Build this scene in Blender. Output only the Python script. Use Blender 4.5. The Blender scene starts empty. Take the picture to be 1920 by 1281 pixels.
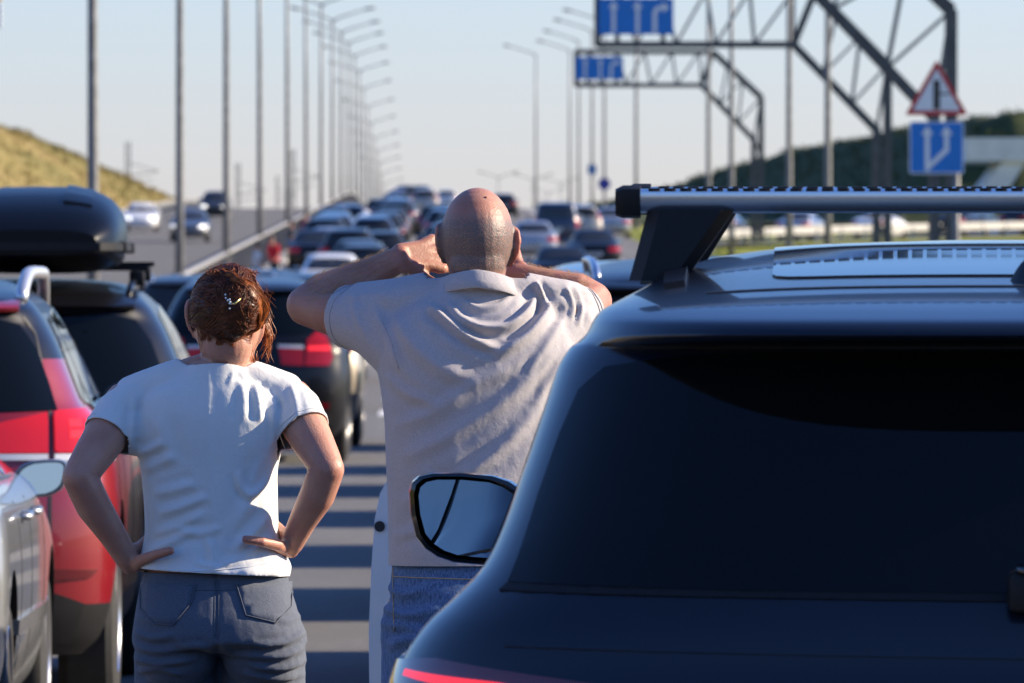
import bpy, bmesh, math, random
import numpy as np
from mathutils import Vector, Matrix, noise
from mathutils.bvhtree import BVHTree
R = math.radians
random.seed(7); np.random.seed(7)
scene = bpy.context.scene
COL = scene.collection

# ------------------------------------------------------------------ camera, light, exposure
FPX, EYE, HOR = 16000.0, 1.58, 554.0            # focal length in photo pixels, eye height, level line
cd = bpy.data.cameras.new('camera'); cam = bpy.data.objects.new('camera', cd); COL.objects.link(cam)
cd.sensor_width = 36.0; cd.lens = FPX / 1920 * 36.0
cd.clip_start = 0.5; cd.clip_end = 6000
cam.location = (0, 0, EYE)
cam.rotation_euler = (R(90) - math.atan((640.5 - HOR) / FPX), 0, 0)
cd.dof.use_dof = True; cd.dof.focus_distance = 17.2; cd.dof.aperture_fstop = 18.0
scene.camera = cam

SUN_EL, SUN_AZ = 24.0, 9.0                      # height; degrees ahead of square-right
world = bpy.data.worlds.new('World'); scene.world = world; world.use_nodes = True
wn = world.node_tree.nodes; wl = world.node_tree.links
sky = wn.new('ShaderNodeTexSky'); sky.sky_type = 'NISHITA'; sky.sun_disc = False
sky.sun_elevation = R(SUN_EL); sky.sun_rotation = R(90 - SUN_AZ)
sky.altitude = 300; sky.air_density = 1.3; sky.dust_density = 0.15; sky.ozone_density = 10.0
bg = wn['Background']; bg.inputs[1].default_value = 0.097
wb = wn.new('ShaderNodeMix'); wb.data_type = 'RGBA'; wb.blend_type = 'MULTIPLY'; wb.inputs['Factor'].default_value = 1.0
wb.inputs[7].default_value = (1.17, 1.0, 1.12, 1)           # white balance of the whole sky
wl.new(sky.outputs[0], wb.inputs[6]); wl.new(wb.outputs[2], bg.inputs[0])
sd = bpy.data.lights.new('sun', 'SUN'); sun = bpy.data.objects.new('sun', sd); COL.objects.link(sun)
sd.energy = 5.0; sd.angle = R(0.53); sd.color = (1.0, 0.845, 0.64)
sv = Vector((math.cos(R(SUN_EL)) * math.cos(R(SUN_AZ)), math.cos(R(SUN_EL)) * math.sin(R(SUN_AZ)), math.sin(R(SUN_EL))))
sun.rotation_euler = sv.to_track_quat('Z', 'Y').to_euler()
scene.view_settings.view_transform = 'Standard'; scene.view_settings.look = 'None'
scene.view_settings.gamma = 1.0; scene.view_settings.use_curve_mapping = False
scene.view_settings.exposure = 1.08
scene.cycles.use_denoising = True
scene.cycles.max_bounces = 6; scene.cycles.diffuse_bounces = 3; scene.cycles.glossy_bounces = 3
scene.cycles.transmission_bounces = 2; scene.cycles.volume_bounces = 0
scene.cycles.caustics_reflective = False; scene.cycles.caustics_refractive = False
scene.cycles.sample_clamp_indirect = 4.0; scene.cycles.sample_clamp_direct = 12.0

# ------------------------------------------------------------------ materials
MATS = {}
def mat(name, base, rough=0.6, metal=0.0, spec=0.5, coat=0.0, var=0.0, scale=20.0, bump=0.0, bscale=80.0,
        emit=None, estr=0.0, sss=0.0, col2=None, detail=4.0, stretch=None, sheen=0.0):
    if name in MATS: return MATS[name]
    m = bpy.data.materials.new(name); m.use_nodes = True
    nt = m.node_tree; N = nt.nodes; L = nt.links; b = N['Principled BSDF']
    b.inputs['Base Color'].default_value = (*base, 1); b.inputs['Roughness'].default_value = rough
    b.inputs['Metallic'].default_value = metal; b.inputs['Specular IOR Level'].default_value = spec
    b.inputs['Coat Weight'].default_value = coat; b.inputs['Coat Roughness'].default_value = 0.03
    if sheen: b.inputs['Sheen Weight'].default_value = sheen
    tc = N.new('ShaderNodeTexCoord'); src = tc.outputs['Object']
    if stretch:
        mp = N.new('ShaderNodeMapping'); mp.inputs['Scale'].default_value = stretch; L.new(src, mp.inputs[0]); src = mp.outputs[0]
    if var or col2:
        nz = N.new('ShaderNodeTexNoise'); nz.inputs['Scale'].default_value = scale; nz.inputs['Detail'].default_value = detail
        L.new(src, nz.inputs['Vector'])
        rp = N.new('ShaderNodeValToRGB'); rp.color_ramp.elements[0].position = 0.3; rp.color_ramp.elements[1].position = 0.7
        if col2: c1, c2 = base, col2
        else: c1 = tuple(c * (1 - var) for c in base); c2 = tuple(min(1, c * (1 + var)) for c in base)
        rp.color_ramp.elements[0].color = (*c1, 1); rp.color_ramp.elements[1].color = (*c2, 1)
        L.new(nz.outputs[0], rp.inputs[0]); L.new(rp.outputs[0], b.inputs['Base Color'])
    if bump:
        nb = N.new('ShaderNodeTexNoise'); nb.inputs['Scale'].default_value = bscale; nb.inputs['Detail'].default_value = 3
        L.new(src, nb.inputs['Vector'])
        bp = N.new('ShaderNodeBump'); bp.inputs['Strength'].default_value = bump; bp.inputs['Distance'].default_value = 0.01
        L.new(nb.outputs[0], bp.inputs['Height']); L.new(bp.outputs[0], b.inputs['Normal'])
    if emit:
        b.inputs['Emission Color'].default_value = (*emit, 1); b.inputs['Emission Strength'].default_value = estr
    if sss:
        b.inputs['Subsurface Weight'].default_value = sss; b.inputs['Subsurface Radius'].default_value = (0.9, 0.3, 0.15)
        b.inputs['Subsurface Scale'].default_value = 0.012
    MATS[name] = m; return m

def paint(name, c, metal=0.0, rough=0.32):
    return mat(name, c, rough=rough, metal=metal, coat=0.8 if max(c) > .05 else 0.25, spec=0.5 if max(c) > .05 else 0.22, var=0.05, scale=3.0)

def asphalt():
    m = mat('asphalt', (0.165, 0.16, 0.152), rough=0.85, bump=0.6, bscale=260, spec=0.3); nt = m.node_tree; N = nt.nodes; L = nt.links
    tc = N.new('ShaderNodeTexCoord'); prev = None
    for sc_, lo, hi, det, st in ((260, .70, 1.25, 2, (1, 1, 1)), (22, .85, 1.12, 5, (1, 1, 1)), (.55, .82, 1.12, 6, (1, .12, 1)), (2.2, .92, 1.06, 4, (1, .5, 1))):
        mp = N.new('ShaderNodeMapping'); mp.inputs['Scale'].default_value = st; L.new(tc.outputs['Object'], mp.inputs[0])
        nz = N.new('ShaderNodeTexNoise'); nz.inputs['Scale'].default_value = sc_; nz.inputs['Detail'].default_value = det; L.new(mp.outputs[0], nz.inputs[0])
        mr = N.new('ShaderNodeMapRange'); mr.inputs[1].default_value = .3; mr.inputs[2].default_value = .7; mr.inputs[3].default_value = lo; mr.inputs[4].default_value = hi; L.new(nz.outputs[0], mr.inputs[0])
        if prev is None: prev = mr.outputs[0]
        else:
            mu = N.new('ShaderNodeMath'); mu.operation = 'MULTIPLY'; L.new(prev, mu.inputs[0]); L.new(mr.outputs[0], mu.inputs[1]); prev = mu.outputs[0]
    mx = N.new('ShaderNodeVectorMath'); mx.operation = 'SCALE'; mx.inputs[0].default_value = (0.165, 0.16, 0.152); L.new(prev, mx.inputs['Scale']); L.new(mx.outputs[0], N['Principled BSDF'].inputs['Base Color']); return m
M_ASPH = asphalt()
M_ASPH2 = mat('asphalt_worn', (0.13, 0.127, 0.12), rough=0.9, var=0.25, scale=2.0, bump=0.4, bscale=200, spec=0.3)
M_MARK = mat('road_paint', (0.62, 0.61, 0.58), rough=0.7, var=0.2, scale=25)
M_GLASS = mat('tinted_glass', (0.003, 0.004, 0.004), rough=0.03, spec=0.28)
M_GLASS2 = mat('car_glass', (0.02, 0.022, 0.024), rough=0.02, spec=0.55)
M_BLACK = mat('black_plastic', (0.010, 0.010, 0.011), rough=0.55, spec=0.25, var=0.15, scale=60)
M_GLOSSB = mat('gloss_black', (0.006, 0.006, 0.007), rough=0.12, coat=0.6)
M_RUBBER = mat('rubber', (0.016, 0.016, 0.016), rough=0.8, var=0.3, scale=50)
M_ALLOY = mat('alloy', (0.55, 0.55, 0.56), rough=0.3, metal=1.0)
M_CHROME = mat('chrome', (0.78, 0.78, 0.8), rough=0.1, metal=1.0)
M_ANOD = mat('anodised_aluminium', (0.62, 0.64, 0.68), rough=0.27, metal=1.0, var=0.05, scale=8, stretch=(0.3, 30, 30))
M_MIRROR = mat('mirror_glass', (0.48, 0.52, 0.58), rough=0.01, metal=1.0)
M_REDLENS = mat('red_lens', (0.24, 0.004, 0.006), rough=0.16, coat=0.35, spec=0.35, emit=(1, 0.02, 0.02), estr=0.03)
M_REDLIT = mat('lit_red_lens', (0.5, 0.01, 0.012), rough=0.15, coat=0.6, emit=(1.0, 0.03, 0.03), estr=0.5)
M_REDBRIGHT = mat('bright_red_lens', (0.34, 0.006, 0.008), rough=0.14, coat=0.5, emit=(1.0, 0.02, 0.02), estr=0.13)
M_DARKLENS = mat('dark_red_lens', (0.10, 0.003, 0.006), rough=0.1, coat=1.0)
M_CLEAR = mat('clear_lens', (0.6, 0.6, 0.6), rough=0.15, coat=1.0)
M_HEAD = mat('lit_headlamp', (0.8, 0.8, 0.78), rough=0.2, emit=(1.0, 0.95, 0.85), estr=2.5)
M_PLATE = mat('number_plate', (0.6, 0.6, 0.6), rough=0.4, var=0.08, scale=30)
M_STEEL = mat('galvanised_steel', (0.17, 0.17, 0.168), rough=0.55, metal=0.35, var=0.25, scale=6)
M_GANTRY = mat('gantry_steel', (0.075, 0.077, 0.08), rough=0.6, metal=0.2, var=0.2, scale=4)
M_RAIL = mat('crash_rail_zinc', (0.40, 0.39, 0.37), rough=0.55, metal=0.3, var=0.15, scale=5)
M_CONC = mat('concrete', (0.66, 0.65, 0.62), rough=0.9, var=0.12, scale=0.8, bump=0.3, bscale=30)
M_CONC2 = mat('weathered_concrete', (0.30, 0.29, 0.27), rough=0.9, var=0.25, scale=4, bump=0.3, bscale=40)
M_SBLUE = mat('sign_blue', (0.003, 0.165, 0.53), rough=0.45, var=0.06, scale=3)
M_SWHITE = mat('sign_white', (0.72, 0.72, 0.72), rough=0.5, var=0.05, scale=5)
M_SRED = mat('sign_red', (0.50, 0.015, 0.015), rough=0.45, var=0.06, scale=5)
M_SYEL = mat('sign_yellow', (0.75, 0.45, 0.05), rough=0.5, var=0.06, scale=5)
M_SYMB = mat('sign_black', (0.012, 0.012, 0.012), rough=0.5, var=0.06, scale=5)

def grass_mat(name, cols, s1, s2, bump=0.8):
    m = bpy.data.materials.new(name); m.use_nodes = True; nt = m.node_tree; N = nt.nodes; L = nt.links; b = N['Principled BSDF']
    b.inputs['Roughness'].default_value = 0.95; b.inputs['Specular IOR Level'].default_value = 0.15
    tc = N.new('ShaderNodeTexCoord')
    a = N.new('ShaderNodeTexNoise'); a.inputs['Scale'].default_value = s1; a.inputs['Detail'].default_value = 6; L.new(tc.outputs['Object'], a.inputs[0])
    c = N.new('ShaderNodeTexNoise'); c.inputs['Scale'].default_value = s2; c.inputs['Detail'].default_value = 3; L.new(tc.outputs['Object'], c.inputs[0])
    ad = N.new('ShaderNodeMath'); ad.operation = 'MULTIPLY_ADD'; ad.inputs[1].default_value = 0.4; L.new(c.outputs[0], ad.inputs[0]); 
    ml = N.new('ShaderNodeMath'); ml.operation = 'MULTIPLY'; ml.inputs[1].default_value = 0.6; L.new(a.outputs[0], ml.inputs[0]); L.new(ml.outputs[0], ad.inputs[2])
    rp = N.new('ShaderNodeValToRGB'); el = rp.color_ramp.elements
    el[0].position = 0.36; el[0].color = (*cols[0], 1); el[1].position = 0.64; el[1].color = (*cols[-1], 1)
    for i, cc in enumerate(cols[1:-1]):
        e = el.new(0.36 + 0.28 * (i + 1) / (len(cols) - 1)); e.color = (*cc, 1)
    L.new(ad.outputs[0], rp.inputs[0]); L.new(rp.outputs[0], b.inputs['Base Color'])
    bp = N.new('ShaderNodeBump'); bp.inputs['Strength'].default_value = bump; bp.inputs['Distance'].default_value = 0.3
    L.new(c.outputs[0], bp.inputs['Height']); L.new(bp.outputs[0], b.inputs['Normal'])
    return m
M_DRY = grass_mat('dry_grass', [(0.095, 0.092, 0.03), (0.18, 0.155, 0.05), (0.26, 0.19, 0.075), (0.13, 0.128, 0.038)], 0.06, 0.9, 0.4)
M_GREEN = grass_mat('verge_grass', [(0.10, 0.14, 0.02), (0.20, 0.22, 0.035), (0.27, 0.24, 0.06)], 0.12, 1.5, 0.3)
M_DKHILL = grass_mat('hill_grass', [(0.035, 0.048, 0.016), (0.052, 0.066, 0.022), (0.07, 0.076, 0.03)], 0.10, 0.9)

# ------------------------------------------------------------------ object helpers
def obj(name, bm, m, parent=None, smooth=True, label=None, auto=None):
    me = bpy.data.meshes.new(name)
    if isinstance(bm, bmesh.types.BMesh):
        bm.to_mesh(me); bm.free()
    else:
        me = bm
    for mm in (m if isinstance(m, (list, tuple)) else [m]): me.materials.append(mm)
    if smooth:
        me.polygons.foreach_set('use_smooth', [True] * len(me.polygons))
        if auto: me.set_sharp_from_angle(angle=R(auto))
    o = bpy.data.objects.new(name, me); COL.objects.link(o)
    if parent: o.parent = parent
    if label: o['label'] = label
    return o
def tag(o, label, cat, group=None):
    o['label'] = label; o['category'] = cat
    if group: o['group'] = group
    return o
def kind(o, k): o['kind'] = k; return o
def thing(name, label, cat, loc=(0, 0, 0), rz=0.0, group=None):
    o = bpy.data.objects.new(name, None); COL.objects.link(o); o.empty_display_size = 0.2
    o.location = loc; o.rotation_euler = (0, 0, rz); return tag(o, label, cat, group)
def copy_tree(o, parent=None):
    c = o.copy(); COL.objects.link(c)
    if parent: c.parent = parent
    for ch in list(o.children): copy_tree(ch, c)
    return c
def box(bm, c, s, rot=None, bev=0.0):
    M = Matrix.Translation(c) @ (rot.to_4x4() if rot is not None else Matrix.Identity(4)) @ Matrix.Diagonal((*s, 1))
    g = bmesh.ops.create_cube(bm, size=1, matrix=M)
    if bev:
        es = list({e for v in g['verts'] for e in v.link_edges})
        bmesh.ops.bevel(bm, geom=es, offset=bev, segments=2, affect='EDGES', profile=0.5)
    return bm
def bar(bm, a, b, w, h=None, up=(0, 0, 1)):
    a, b = Vector(a), Vector(b); d = b - a; l = d.length; d.normalize(); upv = Vector(up)
    if abs(d.dot(upv)) > 0.98: upv = Vector((0, 1, 0))
    x = d.cross(upv).normalized(); y = x.cross(d)
    rot = Matrix((x, d, y)).transposed()
    return box(bm, (a + b) / 2, (w, l, h or w), rot)
def ring_frame(pts):
    P = [Vector(p) for p in pts]; fr = []
    t = (P[1] - P[0]).normalized(); u = t.orthogonal().normalized()
    for i, p in enumerate(P):
        t2 = (P[min(i + 1, len(P) - 1)] - P[max(i - 1, 0)]).normalized()
        u = (u - t2 * u.dot(t2)).normalized(); fr.append((p, t2, u, t2.cross(u)))
    return fr
def loft(bm, rings, cap=True):
    vs = [[bm.verts.new(p) for p in r] for r in rings]; n = len(vs[0])
    for a, b in zip(vs, vs[1:]):
        for i in range(n): bm.faces.new((a[i], a[(i + 1) % n], b[(i + 1) % n], b[i]))
    if cap:
        bm.faces.new(vs[0][::-1]); bm.faces.new(vs[-1])
    return vs
def tube(bm, pts, rad, n=10, cap=True, dome=False):
    fr = ring_frame(pts); rs = list(rad) if hasattr(rad, '__len__') else [rad] * len(pts)
    rings = []
    if dome:
        p, t, u, v = fr[0]
        for k in (0.3, 0.7, 0.92):
            rr = rs[0] * math.sin(math.acos(1 - k)) if k < 1 else rs[0]
            rings.append([p - t * rs[0] * (1 - k) + (u * math.cos(a) + v * math.sin(a)) * rr for a in np.linspace(0, 2 * math.pi, n, endpoint=False)])
    for (p, t, u, v), r in zip(fr, rs):
        rings.append([p + (u * math.cos(a) + v * math.sin(a)) * r for a in np.linspace(0, 2 * math.pi, n, endpoint=False)])
    if dome:
        p, t, u, v = fr[-1]
        for k in (0.92, 0.7, 0.3):
            rr = rs[-1] * math.sin(math.acos(1 - k))
            rings.append([p + t * rs[-1] * (1 - k) + (u * math.cos(a) + v * math.sin(a)) * rr for a in np.linspace(0, 2 * math.pi, n, endpoint=False)])
    loft(bm, rings, cap); return bm
def ellipsoid(bm, c, r, rot=None, seg=20):
    M = Matrix.Translation(c) @ (rot.to_4x4() if rot is not None else Matrix.Identity(4)) @ Matrix.Diagonal((*r, 1))
    bmesh.ops.create_uvsphere(bm, u_segments=seg, v_segments=seg // 2 + 2, radius=1, matrix=M); return bm
def lathe(bm, prof, n=24, axis='x'):
    rings = []
    for (r, h) in prof:
        rr = []
        for a in np.linspace(0, 2 * math.pi, n, endpoint=False):
            rr.append(Vector((h, r * math.cos(a), r * math.sin(a))) if axis == 'x' else Vector((r * math.cos(a), r * math.sin(a), h)))
        rings.append(rr)
    loft(bm, rings); bmesh.ops.recalc_face_normals(bm, faces=bm.faces); return bm
def prism(bm, poly, y0, y1):
    """polygon in (x,z) extruded along y"""
    a = [bm.verts.new((x, y0, z)) for x, z in poly]; b = [bm.verts.new((x, y1, z)) for x, z in poly]; n = len(poly)
    bm.faces.new(a); bm.faces.new(b[::-1])
    for i in range(n): bm.faces.new((a[i], b[i], b[(i + 1) % n], a[(i + 1) % n]))
    bmesh.ops.recalc_face_normals(bm, faces=bm.faces); return bm
def rnd_poly(pts, r=0.03, n=4):
    out = []; m = len(pts)
    for i in range(m):
        p0, p, p1 = (np.array(pts[(i + k) % m], float) for k in (-1, 0, 1))
        d0, d1 = p0 - p, p1 - p; l0, l1 = np.linalg.norm(d0), np.linalg.norm(d1)
        rr = min(r, 0.45 * l0, 0.45 * l1); a, b = p + d0 / l0 * rr, p + d1 / l1 * rr
        for t in np.linspace(0, 1, n + 1): out.append(tuple((1 - t) ** 2 * a + 2 * t * (1 - t) * p + t * t * b))
    return out
def pchip(y):
    """monotone cubic through y at 0,1,2... -> function of t (arrays ok)"""
    y = np.asarray(y, float); d = np.diff(y); m = np.zeros_like(y)
    for i in range(1, len(y) - 1):
        if d[i - 1] * d[i] > 0: m[i] = 2 * d[i - 1] * d[i] / (d[i - 1] + d[i])
    m[0], m[-1] = d[0], d[-1]
    def f(t):
        t = np.clip(t, 0, len(y) - 1); i = np.minimum(t.astype(int) if hasattr(t, 'astype') else int(t), len(y) - 2); s = t - i
        return y[i] * (2 * s**3 - 3 * s**2 + 1) + m[i] * (s**3 - 2 * s**2 + s) + y[i + 1] * (-2 * s**3 + 3 * s**2) + m[i + 1] * (s**3 - s**2)
    return f

# ------------------------------------------------------------------ road profile and placing
_Y = np.arange(-600, 4000, 1.0)
def _slope(y):
    s = np.interp(y, [-600, 80, 210, 600, 790, 1200, 4000], [0, 0, 0.0166, 0.0166, -0.010, -0.012, -0.002]); return s
_Z = np.concatenate([[0], np.cumsum((_slope(_Y[1:]) + _slope(_Y[:-1])) / 2)])
def zr(y): return float(np.interp(y, _Y, _Z))
def XW(u, y): return u - 0.01 * y               # the road runs 0.57 degrees left of straight ahead
YAW = 0.01
def on_road(u, y, dz=0.0): return Vector((XW(u, y), y, zr(y) + dz))

# ------------------------------------------------------------------ setting: ground, roads, hills
def sheet(name, us, ys, zf, m, k='structure'):
    bm = bmesh.new(); g = [[bm.verts.new((XW(u, y), y, zf(u, y))) for u in us] for y in ys]
    for i in range(len(ys) - 1):
        for j in range(len(us) - 1): bm.faces.new((g[i][j], g[i][j + 1], g[i + 1][j + 1], g[i + 1][j]))
    return kind(obj(name, bm, m), k)
ys_road = list(np.arange(-320, 60, 20)) + list(np.arange(60, 1000, 10)) + list(np.arange(1000, 2301, 50))
sheet('road', [-5.1, 9.6], ys_road, lambda u, y: zr(y), M_ASPH)
sheet('opposite_road', [-17.6, -6.3], ys_road, lambda u, y: zr(y) + 0.004, M_ASPH2)
sheet('median_strip', [-6.3, -6.25, -5.15, -5.1], ys_road, lambda u, y: zr(y) + (0.12 if -6.27 < u < -5.12 else 0.0), M_CONC2)
def verge_z(u, y):
    b = zr(y)
    if u > 9.6:
        return b + 0.02 - 0.75 * min(1, max(0, u - 11) / 4)
    return b - 0.1
sheet('ground', [-700, -300, -90, -40, -17.0], ys_road, lambda u, y: zr(min(y, 900)) - 0.12 - (0.5 if u < -80 else 0), M_DRY)
sheet('verge', [9.6, 11, 13.6, 20, 40, 90, 300, 700], ys_road, verge_z, M_GREEN)
sheet('shoulder_strip', [-17.7, -17.6], ys_road, lambda u, y: zr(y) - 0.05 + 0.05 * (u > -17.65), M_CONC2)
# lane markings: edge lines and broken lane lines, 4 mm above the asphalt
bm = bmesh.new()
def strip(u0, u1, y0, y1):
    yy = np.linspace(y0, y1, max(2, int((y1 - y0) / 20) + 1)); prev = None
    for y in yy:
        a = bm.verts.new((XW(u0, y), y, zr(y) + 0.006)); b = bm.verts.new((XW(u1, y), y, zr(y) + 0.006))
        if prev: bm.faces.new((prev[0], prev[1], b, a))
        prev = (a, b)
strip(-4.75, -4.6, -100, 900); strip(7.2, 7.35, -100, 900)
for k in range(-8, 80):
    if k > 8: strip(-0.62, -0.5, k * 12, k * 12 + 4)
    strip(3.1, 3.22, k * 12, k * 12 + 4)
kind(obj('lane_markings', bm, M_MARK), 'structure')

def hill(name, us, ys, zf, m):
    bm = bmesh.new(); g = [[None] * len(us) for _ in ys]
    for i, y in enumerate(ys):
        for j, u in enumerate(us): g[i][j] = bm.verts.new((XW(u, y), y, zf(u, y)))
    for i in range(len(ys) - 1):
        for j in range(len(us) - 1): bm.faces.new((g[i][j], g[i][j + 1], g[i + 1][j + 1], g[i + 1][j]))
    return kind(obj(name, bm, m), 'structure')
def left_h(u, y):
    h = np.interp(y, [-320, 150, 300, 560, 700, 900, 1100], [6.5, 5.0, 5.2, 5.9, 3.9, 0.7, -0.5])
    s = np.interp(-u, [17.5, 19, 28, 60, 200], [-0.2, 0.1, 1.0, 1.35, 1.6])
    n = noise.noise((u * 0.12, y * 0.03, 3)) * 0.7 + noise.noise((u * 0.5, y * 0.12, 9)) * 0.25
    return zr(min(y, 800)) - 0.1 + h * s + n * min(1, max(0, (-u - 18) / 6))
hill('hill', list(np.linspace(-34, -17.5, 24)) + [-40, -60, -120, -250][::1] if False else [-250, -120, -60, -42] + list(np.linspace(-36, -17.5, 26)),
     list(np.arange(-320, 150, 20)) + list(np.arange(150, 1110, 6)), left_h, M_DRY)  # stretch behind the camera is unseen, added to block low sky light
def crest_line(y):
    uc = 36.4 + (13.8 - 36.4) * (y - 520) / 240.0; px = 800 + uc / y * FPX
    return uc, EYE + (HOR - float(np.interp(px, [1000, 1090, 1190, 1300, 1430, 1480, 1700, 1920, 2100], [392, 385, 365, 335, 300, 282, 240, 203, 180]))) / FPX * y
def right_h(u, y):
    base = zr(y) - 0.2 - (0.6 if u < 10.2 else 0); uc, zc = crest_line(y)
    top = zc - max(0.0, uc - u) * 0.66 + max(0.0, u - uc) * 0.02
    n = noise.noise((u * 0.15, y * 0.06, 5)) * 0.45 + noise.noise((u * 0.6, y * 0.25, 8)) * 0.2
    t = min(1.0, max(0.0, (y - 513) / 9.0)); h = max(0.0, top + n * .8 - base) * t
    return base + (h if u > 10.3 else 0.0)
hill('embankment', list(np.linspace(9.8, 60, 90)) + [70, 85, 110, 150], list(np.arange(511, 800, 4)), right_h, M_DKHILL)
# exit ramp leaving to the right beyond the gantries
bm = bmesh.new(); prev = None
for k in range(26):
    t = k / 25; cu = 11.5 + 36 * t; cy = 380 + 95 * t ** 0.55; z = zr(cy) - 0.36
    a = bm.verts.new((XW(cu - 1, cy + 9), cy + 9, zr(cy + 9) - 0.30)); b = bm.verts.new((XW(cu, cy), cy, z + 0.02))
    if prev: bm.faces.new((prev[1], b, a, prev[0]))
    prev = (a, b)
kind(obj('ramp_road', bm, M_ASPH2), 'structure')
def ramp_pt(t, off=0.0):
    cu = 11.5 + 36 * t; cy = 380 + 95 * t ** 0.55 + off; return Vector((XW(cu, cy), cy, zr(cy) - 0.30))

# grass tufts along the left hill and the verges
def tufts(name, n, fn, m, hmin, hmax, label=None):
    bm = bmesh.new()
    for _ in range(n):
        p, hs = fn(); h = random.uniform(hmin, hmax) * hs
        for _k in range(4):
            a = random.uniform(0, 6.28); l = random.uniform(0.1, 0.4) * h; w = h * 0.12
            q = p + Vector((random.uniform(-.25, .25), random.uniform(-.25, .25), -0.03))
            d = Vector((math.cos(a), math.sin(a), 0)); s = Vector((-d.y, d.x, 0)) * w
            v = [bm.verts.new(q - s), bm.verts.new(q + s), bm.verts.new(q + d * l * .4 + Vector((0, 0, h * .6)) + s * .6), bm.verts.new(q + d * l + Vector((0, 0, h)))]
            bm.faces.new((v[0], v[1], v[2])); bm.faces.new((v[0], v[2], v[3]))
    return kind(obj(name, bm, m, smooth=False), 'stuff')
def _lt():
    y = random.uniform(330, 950); u = random.uniform(-33, -18.5) if random.random() < .7 else random.gauss(-29, 2.0); return Vector((XW(u, y), y, left_h(u, y))), 1.0
tufts('grass', 7000, _lt, M_DRY, 0.12, 0.42)
def _rt():
    y = random.uniform(520, 770); u = crest_line(y)[0] + random.uniform(-10, 3); u = max(u, 10.6); return Vector((XW(u, y), y, right_h(u, y))), 1.0
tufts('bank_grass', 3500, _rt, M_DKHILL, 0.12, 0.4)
def _vt():
    y = random.uniform(150, 420); u = random.uniform(9.9, 34); return Vector((XW(u, y), y, verge_z(u, y))), 0.8
tufts('verge_tufts', 5000, _vt, M_GREEN, 0.1, 0.3)

# ------------------------------------------------------------------ median fence, crash rails
def fence():
    root = thing('median_fence', 'long grey picket fence with pale top rail along the central reservation', 'fence', (0, 0, 0))
    y0, y1, u = 95.0, 880.0, -5.7
    bm = bmesh.new(); yy = np.arange(y0, y1 + .1, 15)
    for a, b in zip(yy, yy[1:]): bar(bm, on_road(u, a, 1.17), on_road(u, b, 1.17), 0.12, 0.06)
    obj('top_rail', bm, M_RAIL, root, smooth=False)
    bm = bmesh.new()
    for a, b in zip(yy, yy[1:]): bar(bm, on_road(u, a, 0.36), on_road(u, b, 0.36), 0.05, 0.06)
    obj('bottom_rail', bm, M_STEEL, root, smooth=False)
    bm = bmesh.new(); box(bm, (0, 0, 0.62), (0.1, 0.1, 1.0)); pm = obj('post', bm, M_STEEL, root, smooth=False)
    for i, y in enumerate(np.arange(y0, y1, 3.0)):
        o = pm if i == 0 else pm.copy()
        if i: COL.objects.link(o)
        o.location = on_road(u + 0.03, y, 0.0)
    bm = bmesh.new()
    for y in np.arange(y0, y1, 0.32):
        c = on_road(u, y, 0.72); box(bm, c, (0.03, 0.11, 0.82))
    kind(obj('picket', bm, M_CONC2, root, smooth=False), 'stuff')
fence()
def wbeam(bm, a, b):
    for dz, dx in ((0.66, 0.0), (0.54, 0.03), (0.42, 0.0)):
        bar(bm, a + Vector((dx, 0, dz)), b + Vector((dx, 0, dz)), 0.05, 0.13)
def crash_rail(name, label, pts, step):
    root = thing(name, label, 'crash barrier', (0, 0, 0))
    bm = bmesh.new()
    for a, b in zip(pts, pts[1:]): wbeam(bm, a, b)
    obj('rail_beam', bm, M_RAIL, root, smooth=False)
    bm = bmesh.new(); box(bm, (0, 0, 0.3), (0.14, 0.12, 0.72)); pm = obj('post', bm, M_RAIL, root, smooth=False)
    first = True; acc = 0
    for a, b in zip(pts, pts[1:]):
        l = (b - a).length; n = max(1, int(l / step))
        for k in range(n):
            o = pm if first else pm.copy()
            if not first: COL.objects.link(o)
            first = False; o.location = a.lerp(b, k / n) + Vector((0.05, 0.1, 0))
    return root
crash_rail('crash_barrier', 'pale zinc crash barrier on posts in front of the exit ramp', [ramp_pt(t, -1.2) for t in np.linspace(0.02, 0.9, 24)], 2.6)
crash_rail('crash_barrier', 'pale crash barrier at the foot of the dry grass hill on the left', [on_road(-17.9, y) for y in np.arange(330, 780, 20)], 4.0)

def haze():
    m = bpy.data.materials.new('haze'); m.use_nodes = True; N = m.node_tree.nodes; N.remove(N['Principled BSDF'])
    v = N.new('ShaderNodeVolumePrincipled'); v.inputs['Color'].default_value = (.96, .98, 1, 1); v.inputs['Density'].default_value = HAZE; v.inputs['Anisotropy'].default_value = 0.3
    m.node_tree.links.new(v.outputs[0], N['Material Output'].inputs['Volume'])
    bm = bmesh.new(); box(bm, (0, 1000, -12), (1500, 2700, 100)); kind(obj('haze', bm, m, smooth=False), 'stuff')
HAZE = 0.0
if HAZE: haze()
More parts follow.
